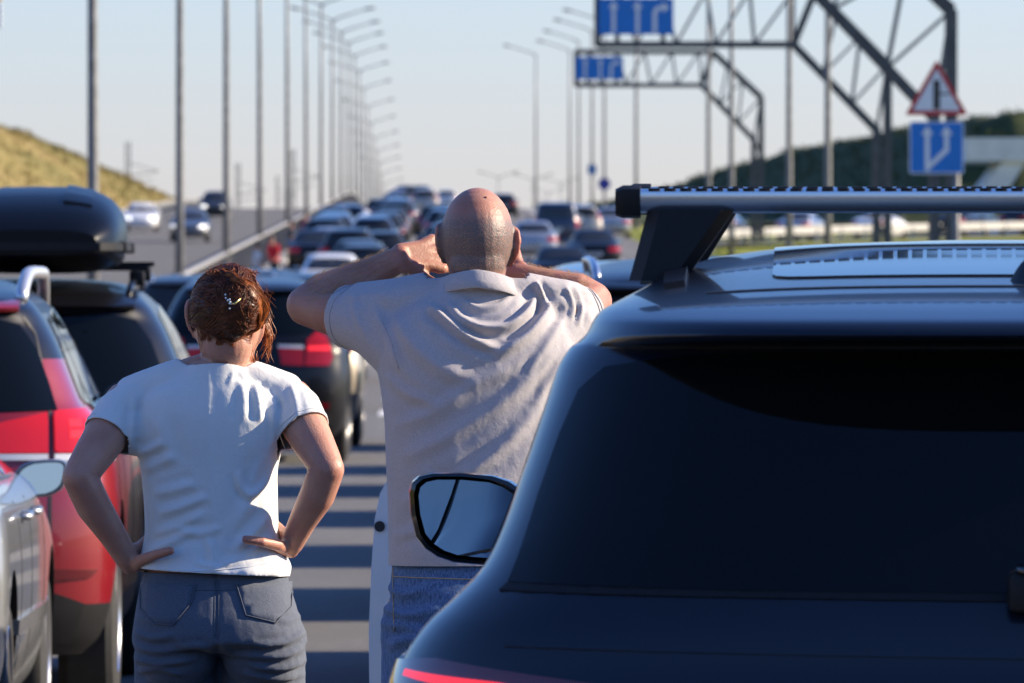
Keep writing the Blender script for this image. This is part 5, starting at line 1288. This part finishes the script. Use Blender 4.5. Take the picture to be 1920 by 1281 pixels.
    bm = bmesh.new(); rings = []
    for a in np.linspace(-math.pi * .5 - 2.0, -math.pi * .5 + 2.0, 44):
        rx, ry = .0715, .0745; ca, sa = math.cos(a), math.sin(a); back = max(0, -sa); sd_ = abs(ca)
        top = Vector((rx * ca, -.022 + ry * sa, 1.630 - .008 * sd_ - .016 * (1 - back)))
        def off(r, dz): return Vector((ca * (rx + r), -.022 + sa * (ry + r), top.z + dz))
        rings.append([off(-.002, -.035), off(0, 0), off(.004, .0035), off(.008, .0), off(.014, -.017), off(.020, -.031), off(.018, -.034), off(.009, -.019)])
    loft(bm, rings); bmesh.ops.recalc_face_normals(bm, faces=bm.faces); obj('collar', bm, M_POLO, root, auto=60)
    drape('back_seam', L([(716, 600), (735, 640), (752, 700)]), tgt, M_POLO, sh, .0006, tube_r=.0010)
    # jeans
    bm = bmesh.new()
    rows_loft(bm, [(.78, 0, -.01, .182, .122), (.86, 0, -.018, .186, .135), (.94, 0, -.012, .182, .130), (1.02, 0, -.002, .176, .122), (1.06, 0, 0, .172, .118)], 2.5)
    for s in (-1, 1): limb(bm, [(s * .092, 0, .90), (s * .098, 0, .72), (s * .105, .01, .50), (s * .105, 0, .30), (s * .108, -.01, .06)], [.105, .098, .082, .075, .070], 22)
    me = fuse(bm, .006, 4); co, no = mco(me)
    lines = [(L([(722, 1095), (760, 1110), (800, 1098)]), .008, .006), (L([(715, 1135), (765, 1150), (830, 1132)]), .009, .007), (L([(712, 1165), (770, 1172), (820, 1190)]), .008, .006), (L([(722, 1210), (780, 1192), (850, 1215)]), .010, .007)]
    D_ = fold(co, no, lines); nz = np.array([noise.noise((p[0] * 9, p[1] * 9, p[2] * 22)) * .004 for p in co]); setco(me, co + no * (D_ + nz)[:, None])
    cut_mesh(me, [((0, 0, 1.045), (0, 0, 1), (0, 0, 1.08), .3)]); turn_back(me, TURN); jn = solid(obj('jeans', me, M_DENIM, root), .003)
    drape('belt_seam', L([(727, 1078), (800, 1080), (893, 1083), (1000, 1080)]), me, M_STITCH, jn, .0012, tube_r=.0011)
    for pxx in (738,): drape('side_stitch', L([(pxx, 1062), (pxx + 1, 1120), (pxx + 3, 1190)]), me, M_STITCH, jn, .0012, tube_r=.0010)
    if False: drape('back_pocket', L([(800, 1105), (875, 1108), (872, 1175), (838, 1192), (804, 1172)]), me, M_DENIM, jn, .002)
    if False: drape('pocket_stitch', L([(805, 1110), (808, 1170), (838, 1188), (868, 1172), (871, 1112)]), me, M_STITCH, jn, .0042, tube_r=.0010)
    bm = bmesh.new(); tube(bm, [(.0 + .02 * math.cos(a), 0, 0) for a in (0, 1)], .001, 4); bm.free()
    shoes(root, [(-.115, .04, -.15), (.115, .04, .15)])
    bm = bmesh.new(); ellipsoid(bm, (x(911), -.055, z(371)), (.0032, .0032, .0026), None, 10); mo = obj('mole', bm, M_MOLE, body)
    bt = bmesh.new(); bt.from_mesh(body.data); bv = BVHTree.FromBMesh(bt); bt.free(); h_ = bv.ray_cast(Vector((x(911), -1, z(371))), Vector((0, 1, 0)))[0]; mo.location = h_ - Vector((x(911), -.055, z(371))) if h_ else (0, 0, 0)
    # phone held up in front of the face
    ph = thing('mobile_phone', 'black mobile phone held up in front of the bald man by both hands', 'phone', root.location + Vector((.0, .235, z(448))))
    bm = bmesh.new(); box(bm, (0, 0, 0), (.15, .009, .074), bev=.003); obj('case', bm, M_GLOSSB, ph, auto=40)
    bm = bmesh.new(); box(bm, (0, -.0052, 0), (.138, .001, .066)); obj('screen', bm, M_GLASS, ph, smooth=False)
    return root
build_man()

def hair_strand(bm, pts, r0, n=3):
    P = curve_pts(pts, 3); k = len(P); tube(bm, [Vector(p) for p in P], [r0 * (.35 + .65 * min(1, (k - 1 - i) / 3.0)) for i in range(k)], n)
def hair_mat(nm, c1, c2):
    m = bpy.data.materials.new(nm); m.use_nodes = True; nt = m.node_tree; N = nt.nodes; L = nt.links; b = N['Principled BSDF']
    b.inputs['Roughness'].default_value = .40; b.inputs['Specular IOR Level'].default_value = .35; b.inputs['Anisotropic'].default_value = .5
    oi = N.new('ShaderNodeTexCoord'); nz = N.new('ShaderNodeTexNoise'); nz.inputs['Scale'].default_value = 90; nz.inputs['Detail'].default_value = 5; L.new(oi.outputs['Object'], nz.inputs[0])
    rp = N.new('ShaderNodeValToRGB'); e = rp.color_ramp.elements; e[0].position = .3; e[1].position = .72; e[0].color = (*c1, 1); e[1].color = (*c2, 1); L.new(nz.outputs[0], rp.inputs[0]); L.new(rp.outputs[0], b.inputs['Base Color'])
    return m
M_HAIR = hair_mat('auburn_hair', (.018, .006, .003), (.060, .018, .007)); M_STRAND = hair_mat('auburn_strands', (.045, .012, .005), (.20, .055, .016)); M_SUNCOPPER = hair_mat('sunlit_copper_strands', (.14, .036, .010), (.46, .14, .035))  # copper strands: glow of sun through hair painted into the colour

def build_woman():
    D = 17.0; root = thing('person', 'woman with pinned up auburn hair, white T-shirt and hands on her hips', 'person', ((415 - 960) / FPX * D, D, 0), 0, 'people standing on the road')
    q = FPX / D; rng = random.Random(3)
    def x(px): return (px - 415) / q
    def z(py): return EYE + (HOR - py) / q
    hx = x(426); zt = z(508)
    bm = bmesh.new(); head(bm, hx, 0.0, zt, .96, .96, .0505, 1.42)
    ear(bm, (x(366), .012, z(598)), -1, .95, .25); ear(bm, (x(474), .012, z(618)), 1, 1.0, .38)
    rows_loft(bm, [(.91, 0, -.01, .10, .07), (.94, 0, -.015, .14, .09), (1.0, x(405), 0, .138, .10), (1.10, x(394), 0, .118, .095), (1.22, x(394), 0, .122, .095), (1.31, x(394), 0, .135, .10), (1.37, x(392), -.005, .14, .085), (1.41, x(398), -.01, .09, .07), (1.45, x(410), -.015, .05, .052)])
    SL, EL, WL = Vector((x(237), 0, z(758))), Vector((x(153), -.115, z(893))), Vector((x(240), -.035, z(1048)))
    SR, ER, WR = Vector((x(545), 0, z(752))), Vector((x(617), -.115, z(878))), Vector((x(548), -.035, z(1018)))
    for S_, E_, W_ in ((SL, EL, WL), (SR, ER, WR)):
        k = 1 if S_.x > 0 else -1
        limb(bm, [(x(400) + k * .02, -.01, 1.425), (x(400) + k * .08, -.01, 1.405), tuple(S_)], [.040, .040, .043])
        limb(bm, [S_, S_.lerp(E_, .3), S_.lerp(E_, .65), S_.lerp(E_, .9), E_], [.046, .0465, .041, .036, .033], 18)
        mid = E_.lerp(W_, .35) + Vector((k * .004, 0, 0))
        limb(bm, [E_, E_.lerp(W_, .12), mid, E_.lerp(W_, .7), W_], [.033, .0355, .0355, .028, .0235], 18)
    # hands: fingers wrap forward round the hip, thumb lies on the back
    hand(bm, WL, (x(282) - WL.x, .075, z(1040) - WL.z + .002), (1, .15, .05), .92, (.2, .35, .3), 1.0, 1, thumb=[(x(268), -.075, z(1048)), (x(296), -.112, z(1037)), (x(325), -.132, z(1029))])
    hand(bm, WR, (x(508) - WR.x, .075, z(1012) - WR.z + .002), (-1, .15, .05), .92, (.2, .35, .3), 1.0, -1, thumb=[(x(522), -.080, z(1020)), (x(494), -.116, z(1013)), (x(464), -.128, z(1008))])
    for s in (-1, 1): limb(bm, [(s * .085, 0, .88), (s * .088, 0, .70), (s * .09, .01, .47), (s * .09, -.01, .28), (s * .092, -.02, .08)], [.066, .060, .050, .044, .034])
    me = fuse(bm, .004, 3); body = obj('body', me, M_SKINW, root); eyes(root, hx, 0, zt, .96)
    bm = bmesh.new(); ellipsoid(bm, (x(462), -.013, z(646)), (.004, .004, .004), None, 10); obj('ear_stud', bm, M_PEARL, root)
    # T-shirt
    bm = bmesh.new()
    rows_loft(bm, [(.96, x(404), -.006, .146, .120), (z(1075), x(404), -.006, .146, .122), (1.04, x(403), -.002, .149, .118), (1.075, x(399), 0, .142, .112), (1.11, x(396), 0, .134, .107), (1.17, x(394), 0, .133, .106), (1.22, x(393), 0, .135, .106), (1.29, x(392), 0, .147, .110), (1.335, x(392), -.004, .152, .105), (1.38, x(394), -.008, .135, .092), (1.41, x(399), -.012, .09, .078), (1.445, x(406), -.016, .058, .062), (1.48, x(408), -.016, .05, .055)], 2.5)
    for S_, E_ in ((SL, EL), (SR, ER)):
        k = 1 if S_.x > 0 else -1
        limb(bm, [(x(402) + k * .025, -.012, 1.424), (x(400) + k * .085, -.010, 1.404), (S_.x - k * .015, 0, S_.z + .012)], [.043, .043, .046], 16)
        limb(bm, [(S_.x - k * .02, -.004, S_.z + .002), tuple(S_.lerp(E_, .15)), tuple(S_.lerp(E_, .5)), tuple(S_.lerp(E_, .8))], [.053, .0535, .0515, .052], 18)
        limb(bm, [(S_.x - k * .055, -.01, S_.z - .045), tuple(S_.lerp(E_, .28) + Vector((-k * .012, 0, -.012)))], [.055, .050], 14)
    me = fuse(bm, .005, 5); co, no = mco(me)
    def L(p): return [(x(a), z(b)) for a, b in p]
    lines = [(L([(449, 880), (455, 912), (473, 926), (498, 905), (512, 862)]), .007, .011), (L([(255, 850), (285, 842), (312, 826)]), .008, .008), (L([(270, 880), (300, 868), (335, 852)]), .009, .006), (L([(290, 925), (335, 915), (370, 905)]), .009, .007), (L([(300, 962), (345, 948), (395, 928)]), .008, .008),
             (L([(290, 1000), (340, 985), (385, 958)]), .008, .007), (L([(282, 1035), (325, 1012), (372, 990)]), .008, .009), (L([(438, 1035), (470, 1005), (503, 965)]), .010, .010), (L([(420, 1055), (460, 1040), (500, 1010)]), .008, .006), (L([(478, 715), (485, 748), (490, 790)]), .007, .007), (L([(455, 715), (460, 750), (458, 790)]), .008, .005),
             (L([(440, 696), (437, 708), (432, 722)]), .004, .0028), (L([(452, 694), (458, 704), (466, 714)]), .004, .0028), (L([(515, 740), (513, 790), (510, 840)]), .006, .008), (L([(255, 740), (252, 790), (247, 840)]), .006, .007), (L([(390, 1005), (402, 1035), (398, 1060)]), .007, .006), (L([(370, 1050), (405, 1062), (440, 1052)]), .006, .005), (L([(330, 990), (380, 998), (420, 985)]), .007, .005),
             (L([(500, 850), (488, 890), (470, 935), (445, 990)]), .012, .006), (L([(300, 780), (310, 830), (330, 880)]), .014, .005), (L([(545, 720), (555, 750), (560, 790)]), .006, .004)]
    D_ = .72 * fold(co, no, lines); dS, tS = seg_dist(co[:, [0, 2]], L([(392, 700), (396, 850), (404, 1000), (404, 1070)])); D_ += np.where(no[:, 1] < 0, .0018 * np.exp(-(dS / .0035) ** 2), 0)
    nz = np.array([noise.noise((p[0] * 14, p[1] * 14, p[2] * 10)) * .0022 + noise.noise((p[0] * 6 + 2, p[1] * 6, p[2] * 5)) * .004 for p in co])
    low = np.clip((1.10 - co[:, 2]) / .1, 0, 1); pu = np.array([noise.noise((math.atan2(p[1], p[0]) * 3.2, p[2] * 5, 1)) for p in co]) * .006 * low
    hemw = .006 * np.exp(-((co[:, 2] - 1.035) / .022) ** 2); setco(me, co + no * (D_ + nz + pu + hemw)[:, None])
    cl = SL.lerp(EL, .42); cr = SR.lerp(ER, .42)
    cut_mesh(me, [((x(404), 0, z(1072)), (-.055, 0, -1), (x(404), 0, .955), .25), (cl, (EL - SL), SL.lerp(EL, .66), .10, lambda c: c.x < x(244)), (cr, (ER - SR), SR.lerp(ER, .66), .10, lambda c: c.x > x(521)), ((0, -.075, z(682)), (0, .32, 1), (x(408), -.01, 1.50), .092)])
    sh = solid(obj('shirt', me, M_TEE, root), .003)
    for S_, E_ in ((SL, EL), (SR, ER)): cuff(me, S_, E_, .375, M_TEE, sh, .0009, 'sleeve_hem', .085)
    drape('shirt_hem', L([(272, 1074), (330, 1070), (405, 1066), (470, 1060), (534, 1046)]), me, M_TEE, sh, .0004, tube_r=.0008)
    # trousers
    bm = bmesh.new()
    rows_loft(bm, [(.872, x(413), -.022, .150, .10), (.893, x(413), -.030, .176, .138), (.93, x(409), -.026, .168, .135), (.97, x(406), -.015, .157, .125), (1.01, x(404), -.006, .148, .112), (1.05, x(404), 0, .140, .105)], 2.4)
    for s in (-1, 1):
        ellipsoid(bm, (x(413) + s * .086, -.060, .878), (.083, .085, .085), None, 22)
        limb(bm, [(x(413) + s * .086, -.005, .86), (x(413) + s * .089, -.004, .74), (x(413) + s * .092, .0, .60), (x(413) + s * .09, .005, .46), (x(413) + s * .092, -.01, .25), (x(413) + s * .094, -.015, .07)], [.086, .080, .072, .062, .056, .048], 24)
    me = fuse(bm, .005, 5); co, no = mco(me)
    lines = [(L([(252, 1180), (290, 1192), (335, 1184)]), .006, .005), (L([(250, 1205), (300, 1216), (370, 1206), (402, 1214)]), .006, .006), (L([(252, 1232), (310, 1240), (380, 1228)]), .006, .006), (L([(255, 1258), (300, 1250), (350, 1262)]), .006, .005), (L([(575, 1180), (540, 1200), (480, 1206)]), .006, .006),
             (L([(576, 1208), (530, 1226), (450, 1222), (420, 1214)]), .006, .006), (L([(577, 1236), (530, 1250), (470, 1246)]), .006, .006), (L([(575, 1262), (520, 1268), (450, 1256)]), .006, .005), (L([(258, 1150), (290, 1158), (320, 1152)]), .006, .003), (L([(570, 1150), (545, 1160), (520, 1158)]), .006, .003)]
    D_ = fold(co, no, lines); dS, tS = seg_dist(co[:, [0, 2]], L([(409, 1060), (411, 1130), (412, 1215)])); D_ -= np.where(no[:, 1] < 0, .004 * np.exp(-(dS / .006) ** 2), 0)
    nz = np.array([noise.noise((p[0] * 9, p[1] * 9, p[2] * 20)) * .0025 for p in co]); setco(me, co + no * (D_ + nz)[:, None])
    cut_mesh(me, [((0, 0, 1.03), (0, 0, 1), (x(404), 0, 1.06), .25)]); tr = solid(obj('trousers', me, M_TROUS, root), .003)
    for poly in ([(372, 1092), (363, 1128), (330, 1168), (296, 1165), (268, 1140), (266, 1092)], [(446, 1092), (465, 1150), (520, 1164), (546, 1136), (547, 1090)]):
        drape('back_pocket', L(poly), me, M_TROUS, tr, .0015); drape('pocket_seam', L(poly), me, M_TROUS, tr, .003, tube_r=.0012)
    for pxx in (406, 414): drape('seat_seam', L([(pxx, 1086), (pxx + 1, 1140), (pxx + 1, 1200)]), me, M_TROUS, tr, .0008, tube_r=.0011)
    drape('waist_seam', L([(270, 1098), (340, 1102), (410, 1103), (480, 1100), (545, 1092)]), me, M_TROUS, tr, .0008, tube_r=.0012)
    shoes(root, [(x(413) - .095, .04, -.1), (x(413) + .095, .04, .1)])
    # hair: shell, vertical twist, loose lock over the crown, strands, clip
    bm = bmesh.new()
    ellipsoid(bm, (hx, -.006, zt - .085), (.0775, .0985, .092), None, 28); ellipsoid(bm, (hx - .004, -.034, zt - .135), (.068, .066, .058), None, 20)
    limb(bm, [(hx + .012, -.062, zt - .140), (hx + .022, -.090, zt - .110), (hx + .024, -.100, zt - .075), (hx + .016, -.080, zt - .032), (hx + .004, -.045, zt - .008)], [.018, .036, .042, .036, .022], 18)
    limb(bm, [(hx + .045, -.085, zt - .050), (hx + .062, -.062, zt - .085), (hx + .056, -.050, zt - .130)], [.026, .026, .018], 14)
    ellipsoid(bm, (hx + .014, -.058, zt - .010), (.036, .034, .016), None, 16)
    me = fuse(bm, .004, 3); co, no = mco(me)
    keep = []
    st = np.array([noise.noise((p[0] * 60 + p[2] * 25, p[1] * 20, p[2] * 9)) * .0022 for p in co]); setco(me, co + no * st[:, None])
    bmh = bmesh.new(); bmh.from_mesh(me)
    de = [f for f in bmh.faces if (lambda c: (c.y > .045 and c.z < zt - .045) or c.z < zt - .17 or (abs(c.x - hx) > .058 and c.z < zt - .098 and c.y > -.03))(f.calc_center_median())]
    bmesh.ops.delete(bmh, geom=de, context='FACES')
    for pn, px0 in (((0, 0, -1), 0), ((.5, 0, -.866), .012), ((-.5, 0, -.866), -.012)):
        pc = Vector((hx + px0, 0, zt - .140)); pv = Vector(pn); fs = [f for f in bmh.faces if f.calc_center_median().y < .03]
        bmesh.ops.bisect_plane(bmh, geom=list({v for f in fs for v in f.verts}) + list({e for f in fs for e in f.edges}) + fs, plane_co=pc, plane_no=pv)
        bmesh.ops.delete(bmh, geom=[f for f in bmh.faces if f.calc_center_median().y < .03 and (f.calc_center_median() - pc).dot(pv) > 0 and f.calc_center_median().z < zt - .10], context='FACES')
    bmesh.ops.delete(bmh, geom=[v for v in bmh.verts if not v.link_faces], context='VERTS')
    bvh = BVHTree.FromBMesh(bmh); bmh.to_mesh(me); bmh.free(); me.update()
    hair = obj('hair', me, M_HAIR, root)
    sb = bmesh.new()
    def lay(pts, lift):
        out = []
        for p in pts:
            loc, nn, i, d = bvh.find_nearest(Vector(p)); out.append(tuple(loc + nn * lift if loc else Vector(p)))
        return out
    C1 = Vector((hx + .026, -.135, zt - .060))
    for k in range(520):                                            # swept from the hairline into the twist
        a = rng.uniform(-2.4, 2.4); s0 = Vector((hx + .075 * math.sin(a), -.02 + .05 * math.cos(a) * (1 if abs(a) < 1.2 else .2), zt - rng.uniform(.02, .145)))
        if rng.random() < .45: s0 = Vector((hx + rng.uniform(-.06, .05), -.06, zt - .145 + rng.uniform(0, .02)))
        tg = Vector((hx + .024 + rng.uniform(-.03, .035), -.13, zt - rng.uniform(.015, .13)))
        pts = [s0.lerp(tg, t) + Vector((rng.gauss(0, .002), -.03 * math.sin(math.pi * t), .012 * math.sin(math.pi * t))) for t in np.linspace(0, 1, 6)]
        hair_strand(sb, lay(pts, rng.uniform(.0004, .0028)), rng.uniform(.0005, .0010))
    for k in range(420):                                            # combed back over the crown
        a = rng.uniform(-1.5, 1.5); s0 = Vector((hx + .078 * math.sin(a), .05 - .02 * abs(a), zt - .012 - .06 * abs(math.sin(a)) ** 2)); tg = Vector((hx + .02 + rng.gauss(0, .02), -.115, zt - rng.uniform(.02, .07)))
        pts = [s0.lerp(tg, t) + Vector((0, 0, .05 * math.sin(math.pi * t))) for t in np.linspace(0, 1, 7)]
        hair_strand(sb, lay(pts, rng.uniform(.0006, .004)), rng.uniform(.0006, .0011))
    kind(obj('strands', sb, M_STRAND, hair), 'stuff'); sb = bmesh.new()
    for k in range(420):                                            # lock over the right of the twist, sun glow put into its colour
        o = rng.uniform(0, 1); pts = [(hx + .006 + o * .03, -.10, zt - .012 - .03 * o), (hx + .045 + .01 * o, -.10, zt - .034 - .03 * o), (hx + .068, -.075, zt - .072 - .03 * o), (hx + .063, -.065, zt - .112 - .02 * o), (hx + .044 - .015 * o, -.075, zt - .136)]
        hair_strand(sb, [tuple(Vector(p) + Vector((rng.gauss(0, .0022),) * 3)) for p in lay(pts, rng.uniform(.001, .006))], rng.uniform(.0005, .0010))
    for k in range(260):                                            # tousled loops on the crown
        a = rng.uniform(0, 6.28); c = Vector((hx + .012 + rng.gauss(0, .014), -.055 + rng.gauss(0, .014), zt - .004 + rng.uniform(-.008, .006))); r = rng.uniform(.012, .03)
        pts = [c + Vector((r * math.cos(a + t), r * .6 * math.sin(a + t), .004 * math.sin(3 * t))) for t in np.linspace(0, rng.uniform(1.5, 3.2), 5)]
        hair_strand(sb, [tuple(p) for p in pts], rng.uniform(.0005, .0009))
    for k in range(42):                                            # loose wisps in front of and below the right ear
        t0 = rng.uniform(0, 1); p0 = Vector((hx + .070 + rng.gauss(0, .004), .026 + rng.gauss(0, .006), zt - .080 - .02 * t0)); ln = rng.uniform(.04, .095)
        pts = [p0, p0 + Vector((.010, .004, -ln * .35)), p0 + Vector((.013 + rng.gauss(0, .004), .006, -ln * .7)), p0 + Vector((.006 + rng.gauss(0, .007), .004, -ln))]
        hair_strand(sb, [tuple(p) for p in pts], rng.uniform(.0005, .0009))
    for k in range(30):                                             # thin wisps behind the ear towards the collar
        p0 = Vector((hx + .046 + rng.gauss(0, .006), -.012 + rng.gauss(0, .01), zt - .150 - rng.uniform(0, .02))); ln = rng.uniform(.03, .075)
        pts = [p0, p0 + Vector((.003, .004, -ln * .5)), p0 + Vector((-.004 + rng.gauss(0, .006), .006, -ln))]
        hair_strand(sb, [tuple(p) for p in pts], rng.uniform(.0004, .0007))
    for k in range(260):                                            # nape
        p0 = Vector((hx + rng.uniform(-.045, .04), -.055, zt - .142 - rng.uniform(0, .012))); ln = rng.uniform(.01, .03)
        pts = lay([p0, p0 + Vector((rng.gauss(0, .004), .006, -ln * .5))], .001) + [tuple(p0 + Vector((rng.gauss(0, .005), .010, -ln)))]
        hair_strand(sb, pts, rng.uniform(.0003, .0006))
    for k in range(60):                                             # fly-aways
        a = rng.uniform(-1.6, 1.6); n = Vector((math.sin(a), -.3, math.cos(a))).normalized(); p0 = Vector((hx + .01, -.03, zt - .08)) + Vector((n.x * .075, -.04, n.z * .088)); t = Vector((n.z, 0, -n.x)) * rng.choice((-1, 1))
        hair_strand(sb, [tuple(p0), tuple(p0 + n * .006 + t * .015), tuple(p0 + n * rng.uniform(.003, .016) + t * .034)], .0003)
    kind(obj('strands', sb, M_SUNCOPPER, hair), 'stuff')
    clip = thing('hair_clip', 'small gold hair clip set with pearls in the auburn hair', 'hair clip', root.location)
    bm = bmesh.new(); pts = lay([(x(p), -.2, z(q_)) for p, q_ in ((431, 546), (440, 541), (449, 536), (456, 532))], .004); tube(bm, [Vector(p) for p in pts], [.0022] * 4, 6); obj('pin', bm, M_GOLD, clip)
    for p, q_ in ((415, 531), (420, 535), (424, 534), (422, 540), (418, 544), (427, 546), (429, 541), (413, 536), (399, 519), (397, 527), (424, 529), (421, 585)):
        v = lay([(x(p), -.2, z(q_))], .004)[0]; bm = bmesh.new(); ellipsoid(bm, v, (.0021,) * 3, None, 8); obj('pearl', bm, M_PEARL, clip)
    return root
build_woman()

# distant people by the fence
def bystander(label, loc, rz, top, legs, hairc, h=1.72, lean=0.0, sit=False):
    root = thing('person', label, 'person', loc, rz, 'people by the median fence'); k = h / 1.75
    bm = bmesh.new()
    def hd(): ellipsoid(bm, (0, lean * .25, 1.64), (.075, .092, .115), None, 14); limb(bm, [(0, lean * .15, 1.40), (0, lean * .22, 1.56)], [.055, .05], 10)
    hd(); rows_loft(bm, [(.90, 0, 0, .15, .10), (1.1, 0, lean * .05, .14, .10), (1.3, 0, lean * .12, .17, .11), (1.42, 0, lean * .15, .13, .08)], sub=2)
    for s in (-1, 1):
        limb(bm, [(s * .17, lean * .14, 1.40), (s * .23, lean * .1 + .0, 1.14), (s * .19, .16, .98)], [.05, .042, .03], 10)
        hand(bm, (s * .19, .16, .98), (-s * .1, .8, -.5), (-s, 0, -.2), .9, side=-s)
        limb(bm, [(s * .085, 0, .90), (s * .09, .01, .48), (s * .1, -.02, .06)], [.085, .058, .042], 10); limb(bm, [(s * .1, -.05, .03), (s * .1, .14, .03)], [.04, .035], 8)
    me = fuse(bm, .011, 2); obj('body', me, M_SKINW, root)
    bm = bmesh.new(); rows_loft(bm, [(.92, 0, 0, .175, .125), (1.1, 0, lean * .05, .17, .125), (1.3, 0, lean * .12, .195, .13), (1.43, 0, lean * .15, .13, .09)], sub=2)
    for s in (-1, 1): limb(bm, [(s * .16, lean * .14, 1.41), (s * .215, lean * .11, 1.20)], [.065, .06], 10)
    me = fuse(bm, .013, 3); obj('shirt', me, top, root)
    bm = bmesh.new(); rows_loft(bm, [(.80, 0, 0, .165, .12), (.97, 0, 0, .16, .115)], sub=2)
    for s in (-1, 1): limb(bm, [(s * .087, 0, .86), (s * .092, .01, .48), (s * .1, -.02, .09)], [.098, .075, .062], 10)
    me = fuse(bm, .013, 3); obj('trousers', me, legs, root)
    bm = bmesh.new(); ellipsoid(bm, (0, lean * .25 - .012, 1.665), (.082, .095, .105), None, 14)
    me = fuse(bm, .012, 1); obj('hair', me, hairc, root); root.scale = (k, k, k); return root
M_TOPR = cloth_mat('red_cotton', (.55, .02, .03), None, 300, .1); M_TOPD = cloth_mat('dark_cotton', (.03, .035, .05), None, 300, .1); M_TOPW = cloth_mat('pale_cotton', (.6, .58, .55), None, 300, .1); M_TOPM = cloth_mat('maroon_cotton', (.22, .03, .05), None, 300, .1)
M_DKHAIR = mat('dark_hair', (.03, .018, .01), rough=.5, var=.3, scale=60)
for px, y, top, lg, h, ln, rz, lb in ((515, 250, M_TOPR, M_TOPD, 1.6, .5, 2.4, 'person in a bright red top leaning by the median fence'), (480, 240, M_TOPW, M_TOPD, 1.5, .3, -1.2, 'person in a pale top left of the red one'),
        (548, 292, M_TOPD, M_TOPD, 1.72, .1, 1.6, 'person in dark clothes by the fence beyond the red one'), (574, 325, M_TOPM, M_TOPD, 1.75, 0, -.6, 'person in a maroon top walking beside the fence'), (640, 420, M_TOPM, M_TOPD, 1.7, 0, 0, 'tiny far person in maroon beside the fence')):
    bystander(lb, Vector(((px - 960) / FPX * y, y, zr(y))), rz, top, lg, M_DKHAIR, h, ln)
